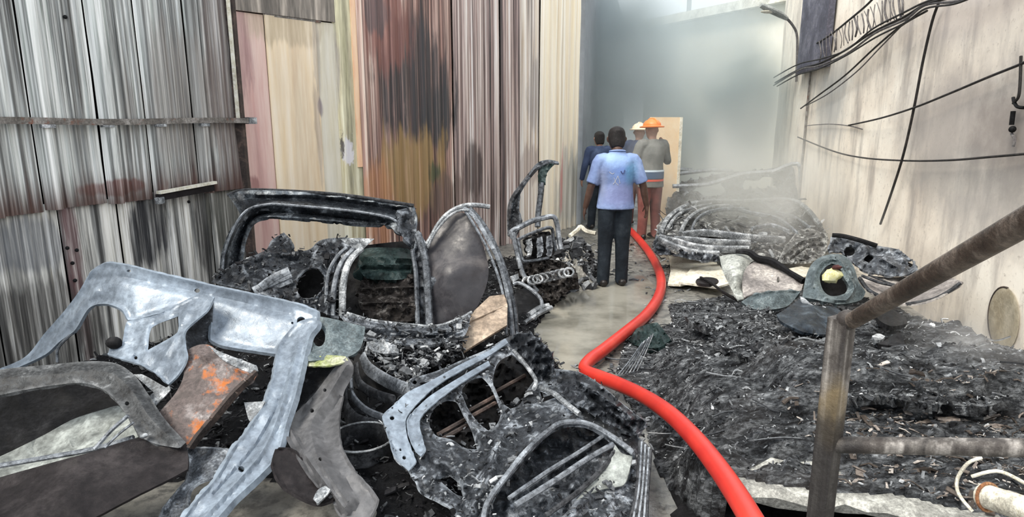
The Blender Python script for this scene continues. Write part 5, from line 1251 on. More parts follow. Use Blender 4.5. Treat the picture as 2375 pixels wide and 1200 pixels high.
sheet('tray_skin', [(1350, 700), (1420, 690), (1550, 700), (1720, 690), (1880, 690), (2000, 728), (1965, 760), (1810, 840), (1700, 865), (1600, 862), (1500, 825), (1410, 775)], [(1350, 700, 5.45), (1720, 690, 5.35), (2000, 728, 4.75), (1600, 862, 4.75), (1650, 760, 5.2)], M['mauvegrey'], f6, c7, thick=.012, g=6, relief=[('rim', 5, .02), ('noise', 30, .03)])
b = MB(); b.tube(Pl([(1365, 705, 5.4), (1420, 780, 5.1), (1520, 830, 4.9), (1610, 862, 4.72)], c7), .016, 7, 4); b.tube(Pl([(1650, 865, 4.7), (1800, 840, 4.68), (1900, 795, 4.66), (1985, 735, 4.64)], c7), .014, 7, 4); b.build('tray_bead', M['char'], f6)
b = MB(); b.tube(Pl([(1380, 690, 5.3), (1480, 730, 5.1), (1620, 760, 4.95)], c7), .012, 6, 4); b.tube(Pl([(1420, 685, 5.3), (1560, 740, 5.05), (1640, 750, 4.95)], c7), .008, 6, 4); b.build('tray_rib', M['char'], f6)
# --- black sheet lumps on the heap
f7 = thing('black_sheet', P(1870, 790, 4.4), 'dark blue black crumpled plastic sheet below the headlamp shell', 'plastic sheet')
sheet('sheet_body', [(1000, 830), (1060, 870), (1200, 880), (1245, 905), (1215, 1050), (1100, 1050), (1000, 1030), (880, 970), (850, 930), (930, 880)], [(1000, 830, 4.75), (1245, 905, 4.55), (1100, 1050, 3.95), (850, 930, 4.3), (1050, 950, 4.15)], M['blueblack'], f7, c7, thick=.02, g=6, relief=[('noise', 24, .06)])
sheet('pale_lip', [(995, 815), (1020, 825), (1080, 872), (1150, 880), (1160, 895), (1060, 890), (1010, 860)], [(995, 815, 4.7), (1080, 872, 4.56), (1160, 890, 4.5)], M['silver'], f7, c7, thick=.012, g=4)
sheet('folded_scrap', [(1475, 1110), (1540, 1075), (1600, 1035), (1625, 1060), (1640, 1110), (1560, 1120)], [(1475, 1110, 3.62), (1600, 1035, 3.72), (1640, 1110, 3.56)], M['black'], None, c7, thick=.03, g=5, label='black folded scrap on the heap right of the railing post', cat='plastic scrap', relief=[('noise', 14, .03)])
sheet('white_scrap', [(1440, 1060), (1480, 1045), (1520, 1062), (1500, 1082), (1455, 1085)], [(1440, 1060, 3.74), (1520, 1062, 3.74), (1455, 1085, 3.66)], M['silver'], None, c7, thick=.02, g=4, label='small white scrap beside the black folded scrap', cat='scrap')
sheet('black_plate', [(1455, 900), (1520, 880), (1640, 940), (1660, 985), (1560, 1000), (1480, 960)], [(1455, 900, 4.3), (1640, 940, 4.2), (1560, 1000, 3.9)], M['black'], None, c7, thick=.03, g=5, label='black charred plate on the heap just behind the handrail', cat='plate', relief=[('noise', 14, .05)])
sheet('black_chunk', [(1478, 762), (1524, 748), (1556, 789), (1524, 808), (1470, 800), (1458, 790)], [(1478, 762, ('z', .08)), (1524, 748, ('z', .14)), (1556, 789, ('z', .12)), (1470, 800, ('z', .03))], M['greenblack'], None, c0, thick=.05, g=4, label='black green chunk of burnt plastic beside the red hose bend', cat='plastic chunk', relief=[('noise', 10, .05)])
for k in range(6):
    b = MB(); b.tube(Pl([(1432 + 9 * k, 872 - 2 * k, ('z', .03)), (1462 + 7 * k, 835 - 3 * k, ('z', .12)), (1490 + 5 * k, 795 - 4 * k, ('z', .20))]), .005, 5, 3)
    b.build('thin_rod', M['silver' if k % 2 else 'charmetal'], label='thin %s metal rod by the hose bend, %s of six from the left' % ('pale' if k % 2 else 'dark', ('first', 'second', 'third', 'fourth', 'fifth', 'last')[k]), cat='rod', group='fan of thin rods by the hose bend')

# ------------------------------------------------------------------ red hose
M['hosered'] = NT('red_hose_rubber').fin((.62, .018, .014), .34, 0, .5)
t = NT('red_hose_skin'); n1 = t.noise(30, 4, .6); n2 = t.noise(3, 4, .6)
col = t.ramp(n2, [(.3, (.44, .022, .018)), (.6, (.60, .040, .026)), (.75, (.66, .075, .05))])
col = t.mix(t.ramp(n1, [(.60, 0.0), (.75, .4)]), col, (.30, .05, .04)); t.bump(n1, .08, .005)
M['hosered'] = t.fin(col, .36, 0, .5)
hp = [(1462, 535, .05), (1482, 556, .05), (1505, 585, .05), (1524, 618, .05), (1534, 655, .05), (1526, 692, .05), (1498, 732, .05), (1450, 772, .07), (1400, 812, .08), (1366, 838, .08), (1356, 858, .08), (1388, 874, .09), (1430, 890, .12), (1490, 918, .20), (1550, 958, .30), (1610, 1016, .36), (1660, 1078, .39), (1706, 1145, .41), (1748, 1215, .42), (1800, 1310, .42)]
pts = [PZ(x, y, z) for x, y, z in hp]
rads = [.052] * 7 + [.048] * 6 + [.044] * (len(pts) - 13); rads[10] = .042
b = MB(); b.tube(pts, rads, 14, 5); ho = b.build('fire_hose', M['hosered'], label='bright red fire hose snaking from the man to the lower right', cat='hose', sharp=80)

# ------------------------------------------------------------------ railing, pipe
rl = thing('stair_railing', P(1925, 1180, 1.45) * 1.0, 'rusty steel stair railing with square post at lower right', 'railing')
rl_top = P(1948, 738, 1.42); rl_bot = P(1903, 1230, 1.42)
t = NT('rusty_post'); n1 = t.noise(9, 6, .7); n2 = t.noise(70, 4, .7); n3 = t.noise(1, 5, .6, stretch=(40, 40, 2))
col = t.ramp(n3, [(.35, (.035, .03, .028)), (.5, (.12, .108, .098)), (.66, (.36, .335, .31))])
col = t.mix(t.ramp(n1, [(.45, 0.0), (.58, .85)]), col, (.030, .023, .020))
mk = t.blob(tuple(P(1935, 960, 1.40)), (.03, .06, .09), .3, .5, 14); col = t.mix(t.math('MULTIPLY', mk, .5), col, (.24, .17, .07))
mk = t.blob(tuple(P(1915, 1130, 1.40)), (.10, .10, .20), .3, .5, 10); col = t.mix(t.math('MULTIPLY', mk, .85), col, (.014, .012, .012))
t.bump(n2, .5, .006)
M['post'] = t.fin(col, .6, .2)
b = MB(); R45 = None
def sqpost(b, a, c, w, yaw):
    a, c = Vector(a), Vector(c); d_ = []
    ax = (c - a).normalized()
    x = Vector((math.cos(yaw), math.sin(yaw), 0)); x = (x - ax * x.dot(ax)).normalized(); y = ax.cross(x)
    q = [x * (w / 2 * i) + y * (w / 2 * j) for i, j in ((-1, -.86), (-.86, -1), (.86, -1), (1, -.86), (1, .86), (.86, 1), (-.86, 1), (-1, .86))]
    vs = [p + k for p in (a, c) for k in q]
    b.add(vs, [tuple(range(7, -1, -1)), tuple(range(8, 16))] + [(i, (i + 1) % 8, 8 + (i + 1) % 8, 8 + i) for i in range(8)])
xp, yp = (rl_top.x + rl_bot.x) / 2, 1.42
sqpost(b, (xp, yp, .0), (xp, yp, rl_top.z), .046, math.radians(33)); b.build('post', M['post'], rl)
b = MB(); b.box((xp, yp, .006), (.14, .14, .012)); b.build('base_plate', M['post'], rl)
h0 = P(1975, 745, 1.40); h1 = P(2390, 508, .80); h2 = h1 + (h1 - h0) * 1.7
b = MB(); b.tube([h0, h0.lerp(h1, .5), h1, h2], .0185, 12, 3); b.build('handrail', M['railbrown'], rl)
b = MB(); sqpost(b, (h2.x, h2.y, 0), (h2.x, h2.y, h2.z), .046, math.radians(33)); b.build('post', M['post'], rl)
b = MB(); b.ball(h0.lerp(rl_top, .35), .024, n=10, m=7); b.build('weld_collar', M['post'], rl)
m0 = P(1925, 1032, 1.42); m1 = P(2400, 1040, 1.22); m2 = m1 + (m1 - m0) * .9
b = MB(); b.tube([m0, m0.lerp(m1, .5), m1, m2], .0195, 12, 3); b.build('mid_rail', M['post'], rl)
p0 = P(2280, 1150, 2.05); p1 = P(2420, 1195, 1.85); p2 = p1 + (p1 - p0) * .6
pp = thing('clamped_pipe', p0, 'pale burnt pipe end with wire clamp at the lower right corner', 'pipe')
ax = (p1 - p0).normalized()
b = MB(); b.tube([p0, p1, p2], .042, 14, 1, cap=False); b.tube([p0 + ax * .002, p1, p2], .034, 14, 1, cap=True); b.build('pipe', M['cream2'], pp)
b = MB()
s_ = Vector((0, 0, 1)).cross(ax).normalized(); u_ = ax.cross(s_)
b.tube([p0 + ax * .02 + (s_ * math.cos(a) + u_ * math.sin(a)) * .047 for a in [i * math.pi / 6 for i in range(12)]], .006, 6, 2, close=True)
b.build('clamp_ring', M['rusty'], pp)
b = MB(); b.tube([p0 - s_ * .05 - u_ * .05, p0 - ax * .04 - s_ * .06, p0 - ax * .05 - s_ * .05 + u_ * .05, p0 - ax * .02 - s_ * .03 + u_ * .11, p0 + s_ * .01 + u_ * .13], .006, 6, 4)
b.tube([p0 + ax * .0 - s_ * .04 + u_ * .07, p0 + ax * .06 + u_ * .10, p0 + ax * .12 + s_ * .02 + u_ * .085, p0 + ax * .2 + s_ * .03 + u_ * .05], .006, 6, 4); b.build('clamp_wire', M['cream2'], pp)

# ------------------------------------------------------------------ right wall fittings: oval recess, cables, lamp
oc = RW(2328, 738, .012)
ov = thing('oval_plate', oc, 'oval tan plate with dark rim on the lower right wall', 'wall plate')
ovl = [RW(2328 + 36 * math.cos(a), 738 + 72 * math.sin(a) + (6 * math.sin(a) if math.sin(a) > 0 else 0), .012) for a in [i * 2 * math.pi / 24 for i in range(24)]]
b = MB(); cvs = []
for f_, of in ((1.0, .0), (.94, .004), (.6, -.006), (0.25, -.010)):
    cvs += [oc + (p - oc) * f_ + rn * of for p in ovl]
b.add(cvs, [(k * 24 + i, k * 24 + (i + 1) % 24, (k + 1) * 24 + (i + 1) % 24, (k + 1) * 24 + i) for k in range(3) for i in range(24)] + [tuple(72 + i for i in range(24))])
b.build('plate_dish', M['ovaltan'], ov)
b = MB(); b.tube(ovl[5:20], .007, 6, 2); b.build('plate_rim', M['rustdark'], ov)

def cable(pts, r, label, mat='cable', off=.05, name='cable', res=6):
    b = MB(); b.tube([RW(p[0], p[1], p[2] if len(p) > 2 else off) for p in pts], r, 6, res)
    return b.build(name, M[mat], label=label, cat='cable')
cable([(2178, 5, .06), (2162, 50, .06), (2140, 145, .07), (2120, 250, .08), (2095, 360, .08), (2065, 455, .07), (2042, 520, .05)], .013, 'thick black cable hanging down steeply across the right wall')
cable([(2700, 20, .05), (2520, 85, .06), (2390, 138, .06), (2365, 150, .06), (2290, 180, .07), (2200, 218, .08), (2120, 250, .10), (2040, 275, .08), (1968, 291, .04)], .010, 'black cable sagging from the right edge to mid wall')
cable([(2720, 318, .05), (2540, 340, .05), (2390, 356, .05), (2300, 364, .06), (2200, 372, .07), (2100, 373, .07), (2000, 366, .06), (1930, 350, .05), (1850, 318, .05)], .010, 'lower black cable running level across the right wall')
cable([(2150, 25, .12), (2090, 60, .12), (2030, 110, .12), (1960, 175, .12), (1900, 220, .10), (1857, 252, .06)], .011, 'black cable slanting down from the wire bundle to the far corner')
cable([(2110, 40, .10), (2040, 112, .10), (1985, 168, .10), (1920, 218, .08), (1870, 245, .06)], .008, 'thin grey cable doubling the slanting black one', 'cablegrey')
cable([(1868, 292, .04), (1920, 288, .04), (1968, 292, .04), (2000, 300, .04)], .007, 'faint thin grey cable tied across the far wall end', 'cablegrey')
# bundle of cables with loops along the top
up_l = [(2700, -150), (2480, -85), (2290, -30), (2220, -8), (2150, 8), (2095, 38), (2025, 74), (1960, 118), (1900, 142), (1850, 158), (1800, 190)]
for k, (dy, r_, lab) in enumerate([(0, .014, 'upper black cable of the bundle along the top of the right wall'), (8, .012, 'middle sagging cable of the bundle along the top of the right wall'), (-6, .010, 'thin top cable of the bundle along the right wall'), (14, .010, 'lowest looping cable of the bundle along the right wall')]):
    rr = random.Random(k); cable([(x + rr.uniform(-6, 6), y + dy + rr.uniform(-4, 4), .16 + .02 * k) for x, y in up_l], r_, lab, 'cable' if k != 1 else 'cablegrey')
cable([(2040, -20, .2), (2010, 12, .2), (1965, 50, .2), (1925, 82, .18), (1895, 100, .12)], .013, 'sooty cable above the bundle running down to the duct')
b = MB(); rr = random.Random(12)
for k in range(26):
    f_ = k / 25; x = 1900 + 190 * f_; yt = 95 - 122 * f_; yb = 146 - 108 * f_ - 12 * math.sin(3.1 * f_)
    b.tube([RW(x + rr.uniform(-3, 3), yt + rr.uniform(-3, 3), .19), RW(x + 2 + rr.uniform(-6, 6), (yt + yb) / 2, .21), RW(x + 4 + rr.uniform(-4, 4), yb + rr.uniform(-3, 3), .19)], rr.choice([.005, .008, .012]), 5, 4)
b.build('hanging_wire_loops', M['cablegrey'], label='tangle of thin sooty wires hanging between the bundle cables', cat='wire', kind='stuff')
cable([(2368, 130, .06), (2366, 190, .06), (2362, 225, .06), (2350, 240, .05)], .010, 'short black cable hanging down at the right edge of the wall')
hk = thing('wall_bracket', RW(2348, 300, .02), 'black cable bracket with beads hanging at the right edge of the wall', 'bracket')
b = MB(); b.tube([RW(2375, 250, .04), RW(2360, 248, .05), RW(2352, 236, .05), RW(2350, 226, .05)], .012, 7, 3); b.build('hook', M['black'], hk)
b = MB(); b.tube([RW(2350, 258, .04), RW(2346, 290, .04)], .016, 8, 1); b.ball(RW(2348, 300, .04), .025, n=9, m=6); b.build('insulator', M['black'], hk)
b = MB(); b.tube([RW(2346, 310, .03), RW(2354, 325, .03), RW(2350, 340, .03)], .010, 6, 3); b.build('tail', M['cablegrey'], hk)
lm = thing('street_lamp', RW(1848, 150, .05), 'grey street lamp on a bent arm at the far end of the right wall', 'lamp')
la = RW(1849, 160, .05); Yl = la.y
b = MB(); b.tube([P(1847, 190, Yl), P(1849, 120, Yl), P(1848, 80, Yl), P(1838, 58, Yl - .05), P(1822, 40, Yl - .1)], .022, 8, 5); b.build('lamp_arm', M['cablegrey'], lm)
b = MB(); b.tube([P(1826, 44, Yl - .1), P(1810, 34, Yl - .1), P(1785, 22, Yl - .12), P(1764, 12, Yl - .14)], [(.04, .03), (.075, .05), (.085, .055), (.05, .035)], 10, 4, hint=(0, 1, 0)); b.build('lamp_head', M['lampgrey'], lm)
b = MB(); b.ball(P(1785, 27, Yl - .12), .16, .07, .03, 10, 6); b.build('lamp_lens', M['cream'], lm)
# ------------------------------------------------------------------ people
from mathutils.bvhtree import BVHTree
def cloth(name, stops, scale=5, rough=.85, blobs=()):
    t = NT(name); n1 = t.noise(scale, 6, .62); n2 = t.noise(scale * 9, 4, .6)
    col = t.ramp(n1, stops)
    for c, r, cc, a in blobs: col = t.mix(t.math('MULTIPLY', t.blob(c, r, .5, .6, 9), a), col, cc)
    t.bump(n1, .5, .03)
    return t.fin(col, rough, 0, .25)
M['skin'] = burnt('dark_brown_skin', (.055, .030, .022), (.085, .048, .036), (.12, .072, .055), 9, .3, .7, .5, speck=.05, bump=.05)
M['skin2'] = burnt('brown_skin', (.22, .12, .085), (.32, .18, .13), (.40, .24, .18), 9, .3, .7, .5, speck=.05, bump=.05)
M['hair'] = burnt('black_hair', (.006, .005, .006), (.012, .010, .010), (.03, .026, .026), 40, .3, .7, .55)
M['trouser'] = cloth('dark_trouser_cloth', [(.3, (.006, .009, .013)), (.55, (.014, .020, .028)), (.75, (.035, .045, .055))], 6)
M['shoe'] = NT('black_shoe').fin((.012, .010, .010), .45)
M['eyewhite'] = NT('eye_white').fin((.6, .57, .52), .3)
def V3(*a): return Vector(a)
def hand(b, wrist, dirv, palm, side, s=1.0, curl=.5):
    """palm and five separate bent fingers; dirv along the hand, palm = palm normal, side = towards the thumb"""
    d = dirv.normalized(); s_ = (side - d * side.dot(d)).normalized(); n = d.cross(s_)
    if n.dot(palm) < 0: n = -n
    b.tube([wrist, wrist + d * .03 * s, wrist + d * .06 * s, wrist + d * .088 * s], [(.026 * s, .019 * s), (.036 * s, .017 * s), (.040 * s, .016 * s), (.037 * s, .013 * s)], 10, 3, hint=s_)
    for k, (o_, L) in enumerate(((.029, .066), (.010, .074), (-.010, .069), (-.028, .054))):
        a = wrist + d * .082 * s + s_ * o_ * s
        d1 = (d + n * .25 * curl + s_ * o_ * 1.5).normalized(); d2 = (d + n * 1.0 * curl).normalized(); d3 = (d + n * 2.0 * curl).normalized()
        p1 = a + d1 * L * .42 * s; p2 = p1 + d2 * L * .32 * s; p3 = p2 + d3 * L * .26 * s
        b.tube([a - d * .015 * s, a, p1, p2, p3], [.0092 * s, .0092 * s, .0086 * s, .008 * s, .006 * s], 7, 3)
    a = wrist + d * .022 * s + s_ * .026 * s
    p1 = a + (d * .6 + s_ * .7 + n * .2).normalized() * .036 * s; p2 = p1 + (d * .9 + s_ * .25 + n * .35).normalized() * .028 * s; p3 = p2 + (d + n * .5).normalized() * .02 * s
    b.tube([a - s_ * .015 * s, a, p1, p2, p3], [.013 * s, .013 * s, .0105 * s, .0095 * s, .007 * s], 7, 3)
def person(name, loc, yaw, label, arms, feet, cols, bow=.0, voxel=.008, helmet=None, sleeve='short', extras=None, hgt=1.72):
    root = thing(name, loc, label, 'person')
    k = hgt / 1.72; cz, sz_ = math.cos(yaw), math.sin(yaw); L0 = Vector(loc)
    def T(x, y, z): return L0 + Vector((x * cz - y * sz_, x * sz_ + y * cz, z)) * k
    def TD(x, y, z): return Vector((x * cz - y * sz_, x * sz_ + y * cz, z))
    X = TD(1, 0, 0)
    # body: one continuous skin
    b = MB()
    hb_ = bow
    neck = T(0, -.01, 1.42); hs = 1.13; hc = T(0, .025 + .09 * hb_, 1.598 - .02 * hb_)
    b.tube([T(0, .0, .86), T(0, 0, .98), T(0, -.005, 1.12), T(0, -.01, 1.28), T(0, -.01, 1.40), T(0, -.005, 1.45)], [(.150 * k, .100 * k), (.140 * k, .095 * k), (.138 * k, .092 * k), (.165 * k, .10 * k), (.13 * k, .08 * k), (.06 * k, .055 * k)], 14, 4, hint=X)
    b.tube([T(0, -.012, 1.40), T(0, 0, 1.48), T(0, .012 + .05 * hb_, 1.55)], [.058 * k, .054 * k, .056 * k], 12, 3)
    up_ = TD(0, .35 * hb_, 1).normalized(); fw = TD(0, 1, -.35 * hb_).normalized()
    def Hd(x, y, z): return hc + (X * x + fw * y + up_ * z) * (k * hs)
    kh = k * hs
    b.tube([Hd(0, .03, -.105), Hd(0, .024, -.08), Hd(0, .012, -.045), Hd(0, .004, 0), Hd(0, -.004, .045), Hd(0, -.006, .08), Hd(0, -.006, .105)], [(.026 * kh, .03 * kh), (.050 * kh, .062 * kh), (.066 * kh, .085 * kh), (.075 * kh, .096 * kh), (.075 * kh, .097 * kh), (.058 * kh, .075 * kh), (.02 * kh, .03 * kh)], 14, 4, hint=X)
    b.tube([Hd(0, .092, .015), Hd(0, .108, -.012), Hd(0, .118, -.03), Hd(0, .098, -.042)], [.009 * kh, .012 * kh, .015 * kh, .012 * kh], 7, 3)       # nose
    b.tube([Hd(-.022, .092, -.066), Hd(0, .102, -.064), Hd(.022, .092, -.066)], [.005 * kh, .008 * kh, .005 * kh], 6, 3)                           # lips
    b.tube([Hd(-.045, .078, .024), Hd(0, .096, .028), Hd(.045, .078, .024)], [.010 * kh, .010 * kh, .010 * kh], 6, 3)                              # brow
    for s in (-1, 1):
        b.tube([Hd(.074 * s, -.005, .022), Hd(.084 * s, -.012, .012), Hd(.084 * s, -.01, -.008), Hd(.074 * s, .0, -.028)], [(.006 * kh, .012 * kh), (.008 * kh, .017 * kh), (.008 * kh, .014 * kh), (.006 * kh, .008 * kh)], 7, 3)
    for s, (sh, el, wr, hd) in zip((-1, 1), arms):
        sh, el, wr = T(*sh), T(*el), T(*wr)
        b.tube([sh, sh.lerp(el, .5), el, el.lerp(wr, .4), wr], [.056 * k, .050 * k, .041 * k, .040 * k, .027 * k], 10, 3)
        hand(b, wr - (wr - el).normalized() * .01, TD(*hd[0]), TD(*hd[1]), TD(*hd[2]), k, hd[3] if len(hd) > 3 else .5)
    for s, ((hx, hy), (kx, ky), (ax_, ay)) in zip((-1, 1), feet):
        hip, kn, an = T(hx, hy, .86), T(kx, ky, .47), T(ax_, ay, .085)
        b.tube([hip, hip.lerp(kn, .5), kn, kn.lerp(an, .35), an], [.088 * k, .074 * k, .055 * k, .056 * k, .038 * k], 10, 3)
        b.tube([T(ax_, ay - .045, .045), T(ax_, ay + .03, .05), T(ax_, ay + .12, .035), T(ax_, ay + .17, .028)], [(.036 * k, .04 * k), (.038 * k, .045 * k), (.042 * k, .03 * k), (.03 * k, .02 * k)], 9, 3, hint=X)
    remesh(b, 'body', M[cols['skin']], root, voxel, 3)
    # eyes
    for s in (-1, 1):
        e = MB(); e.ball(Hd(.032 * s, .086, .004), .011 * k, n=8, m=6); e.build('eye', M['eyewhite'], root)
    # hair cap
    if not helmet:
        b = MB()
        b.tube([Hd(0, -.055, -.085), Hd(0, -.042, -.04), Hd(0, -.026, .012), Hd(0, -.016, .05), Hd(0, -.010, .09), Hd(0, -.008, .118)], [(.056 * kh, .036 * kh), (.076 * kh, .062 * kh), (.083 * kh, .084 * kh), (.082 * kh, .098 * kh), (.068 * kh, .085 * kh), (.025 * kh, .035 * kh)], 14, 4, hint=X)
        remesh(b, 'hair', M['hair'], root, .010, 2)
    else:
        b = MB()
        b.tube([Hd(0, .0, .055), Hd(0, .0, .09), Hd(0, .0, .125), Hd(0, 0, .15)], [(.112 * kh, .135 * kh), (.108 * kh, .128 * kh), (.08 * kh, .098 * kh), (.02 * kh, .03 * kh)], 16, 3, hint=X)
        hm = b.build('helmet', M[helmet], root)
        b = MB(); b.tube([Hd(0, .0, .04), Hd(0, .0, .052), Hd(0, 0, .062)], [(.145 * kh, .175 * kh), (.15 * kh, .18 * kh), (.118 * kh, .14 * kh)], 18, 2, hint=X); b.build('helmet_brim', M[helmet], hm)
        b = MB(); b.tube([Hd(0, .12, .09), Hd(0, .06, .145), Hd(0, -.06, .145), Hd(0, -.12, .09)], [.014 * kh] * 4, 6, 4); b.build('helmet_ridge', M[helmet], hm)
    # trousers
    b = MB()
    b.tube([T(0, 0, .84), T(0, 0, .92), T(0, 0, 1.00)], [(.178 * k, .118 * k), (.170 * k, .114 * k), (.158 * k, .108 * k)], 16, 3, hint=X)
    for s, ((hx, hy), (kx, ky), (ax_, ay)) in zip((-1, 1), feet):
        b.tube([T(hx, hy, .92), T(hx, hy, .80), T((hx + kx) / 2, (hy + ky) / 2, .64), T(kx, ky, .47), T((kx + ax_) / 2, (ky + ay) / 2, .27), T(ax_, ay + .005, .08), T(ax_, ay + .012, .045)],
               [(.095 * k, .108 * k), (.100 * k, .112 * k), (.092 * k, .098 * k), (.080 * k, .084 * k), (.073 * k, .076 * k), (.070 * k, .074 * k), (.074 * k, .082 * k)], 12, 4, hint=X)
    remesh(b, 'trousers', M[cols['trousers']], root, .012, 3)
    for s, (_, _, (ax_, ay)) in zip((-1, 1), feet):
        b = MB(); b.tube([T(ax_, ay - .085, .038), T(ax_, ay - .05, .048), T(ax_, ay + .04, .052), T(ax_, ay + .12, .042), T(ax_, ay + .19, .03)], [(.030 * k, .030 * k), (.044 * k, .045 * k), (.046 * k, .048 * k), (.052 * k, .038 * k), (.030 * k, .022 * k)], 10, 4, hint=X)
        b.build('shoe', M['shoe'], root, sharp=80)
    # shirt or jacket
    b = MB()
    hem = .86 if sleeve == 'short' else .78
    b.tube([T(0, 0, hem), T(0, 0, hem + .02), T(0, 0, .98), T(0, -.004, 1.12), T(0, -.012, 1.27), T(0, -.014, 1.37), T(0, -.012, 1.43), T(0, -.008, 1.475)],
           [(.206 * k, .142 * k), (.206 * k, .142 * k), (.192 * k, .132 * k), (.180 * k, .122 * k), (.196 * k, .128 * k), (.178 * k, .112 * k), (.110 * k, .085 * k), (.066 * k, .066 * k)], 20, 4, hint=X)
    for s, (sh, el, wr, hd) in zip((-1, 1), arms):
        sh_, el_, wr_ = T(*sh), T(*el), T(*wr)
        inn = T(sh[0] * .45, sh[1], sh[2] - .02)
        if sleeve == 'short':
            en = sh_.lerp(el_, .86); b.tube([inn, sh_, sh_.lerp(el_, .45), en, en + (el_ - sh_).normalized() * .01], [(.080 * k, .085 * k), (.068 * k, .074 * k), (.070 * k, .072 * k), (.070 * k, .070 * k), (.070 * k, .070 * k)], 12, 3)
        else:
            b.tube([inn, sh_, sh_.lerp(el_, .5), el_, el_.lerp(wr_, .5), wr_], [.085 * k, .080 * k, .068 * k, .060 * k, .052 * k, .044 * k], 12, 3)
    shirt = remesh(b, cols.get('topname', 'shirt'), M[cols['top']], root, .011, 3)
    if sleeve == 'short':
        b = MB(); b.tube([T(.068 * math.cos(a), -.008 + .066 * math.sin(a), 1.468 + .012 * math.sin(-a)) for a in [i * math.pi / 8 for i in range(16)]], [(.010 * k, .024 * k)] * 16, 8, 2, close=True, hint=(0, 0, 1)); b.build('collar', M[cols['top']], shirt)
    if extras: extras(root, T, TD, X, shirt, k)
    return root
# --- the man walking away
mp_ = PZ(1421, 663, 0)
bl = lambda dx, dz: (mp_.x + dx, mp_.y - .13, dz)
M['shirtblue'] = cloth('washed_blue_shirt', [(.28, (.12, .16, .31)), (.5, (.19, .26, .46)), (.72, (.31, .41, .66))], 5,
                       blobs=[(bl(.06, 1.25), (.12, .12, .10), (.15, .25, .55), .75), (bl(.15, 1.27), (.07, .12, .14), (.10, .30, .46), .55), (bl(-.02, 1.40), (.16, .2, .07), (.34, .50, .82), .7), (bl(.0, 1.02), (.2, .2, .12), (.24, .25, .46), .5), (bl(-.17, 1.14), (.05, .15, .16), (.25, .28, .40), .6)])
def marks(root, T, TD, X, shirt, k):
    me = shirt.data; org = wloc(shirt)
    bv = BVHTree.FromPolygons([v.co + org for v in me.vertices], [tuple(p.vertices) for p in me.polygons])
    def onback(x, z):
        o_ = T(x, -.6, z); h = bv.ray_cast(o_, TD(0, 1, 0)); return (h[0] if h[0] else T(x, -.13, z)) - TD(0, .0015, 0)
    b = MB()
    for ln in ([(-.055, 1.13), (-.03, 1.17), (-.01, 1.22)], [(-.01, 1.22), (.005, 1.18), (.015, 1.14)], [(-.05, 1.20), (-.03, 1.15), (.0, 1.12)], [(-.10, 1.26), (-.07, 1.24), (-.05, 1.25)]):
        b.tube([onback(*p) for p in ln], .0022, 5, 3)
    b.build('back_marks', M['eyewhite'], shirt, label='faint white strokes on the back of the shirt')
    b = MB(); b.tube([onback(.02, 1.27), onback(.035, 1.245), onback(.05, 1.25), onback(.06, 1.28)], .006, 5, 3); b.build('stain', M['bluestain'], shirt)
M['bluestain'] = NT('dark_blue_print').fin((.05, .07, .18), .8)
person('person', mp_, math.radians(2), 'man in a light blue shirt and dark trousers seen from behind on the wet walkway',
       [((-.178, -.01, 1.375), (-.272, -.03, 1.10), (-.325, .02, .86), ((-.12, .12, -1), (1, -.2, 0), (.1, 1, .1), .45)),
        ((.178, -.01, 1.375), (.285, -.02, 1.11), (.345, .03, .88), ((.10, .12, -1), (-1, -.2, 0), (-.1, 1, .1), .45))],
       [((-.088, 0), (-.098, .01), (-.112, -.01)), ((.088, 0), (.092, .015), (.098, .02))],
       {'skin': 'skin', 'trousers': 'trouser', 'top': 'shirtblue'}, bow=.45, voxel=.0075, extras=marks, hgt=1.735)
# --- firemen in the smoke
M['jacket'] = cloth('grey_green_jacket', [(.3, (.10, .105, .10)), (.55, (.17, .175, .165)), (.75, (.25, .25, .235))], 4)
M['jacketblue'] = cloth('navy_jacket', [(.3, (.02, .03, .07)), (.55, (.04, .06, .12)), (.75, (.08, .11, .19))], 4)
M['maroon'] = cloth('maroon_trousers', [(.3, (.10, .03, .028)), (.55, (.20, .065, .055)), (.75, (.28, .11, .09))], 4)
M['orange'] = NT('orange_helmet').fin((.85, .22, .05), .4)
M['creamhelmet'] = NT('cream_helmet').fin((.80, .68, .50), .4)
M['band'] = NT('pale_reflective_band').fin((.62, .72, .80), .4)
M['bandblue'] = NT('blue_panel').fin((.06, .10, .17), .6)
M['redband'] = NT('red_band').fin((.65, .10, .06), .5)
def gear(root, T, TD, X, jk, k):
    for z, h_, m_, nm in ((1.02, .014, 'band', 'reflective_band'), (.96, .05, 'bandblue', 'waist_panel'), (.885, .014, 'redband', 'lower_band')):
        b = MB(); b.tube([T(0, 0, z - h_), T(0, 0, z + h_)], [(.200 * k, .142 * k)] * 2, 20, 1, hint=X); b.build(nm, M[m_], jk)
armdn = [((-.185, 0, 1.40), (-.27, 0, 1.12), (-.29, .08, .88), ((0, .1, -1), (1, 0, 0), (0, 1, 0), .5)), ((.185, 0, 1.40), (.27, 0, 1.12), (.29, .08, .88), ((0, .1, -1), (-1, 0, 0), (0, 1, 0), .5))]
armup = [((-.185, 0, 1.40), (-.29, .03, 1.16), (-.20, .22, 1.22), ((.6, .6, .2), (0, 0, -1), (0, 0, 1), .6)), ((.185, 0, 1.40), (.30, .05, 1.15), (.28, .16, 1.38), ((0, .5, 1), (-1, 0, 0), (0, 1, 0), .6))]
st = [((-.088, 0), (-.10, .01), (-.12, 0)), ((.088, 0), (.10, .01), (.12, 0))]
q = P(1506, 500, 9.9)
person('person', (q.x, q.y, 0), math.radians(20), 'fireman in orange helmet and banded jacket standing in the smoke beyond the man', armup, st, {'skin': 'skin2', 'trousers': 'maroon', 'top': 'jacket', 'topname': 'jacket'}, .1, .011, 'orange', 'long', gear, 1.78)
q = P(1474, 500, 11.2)
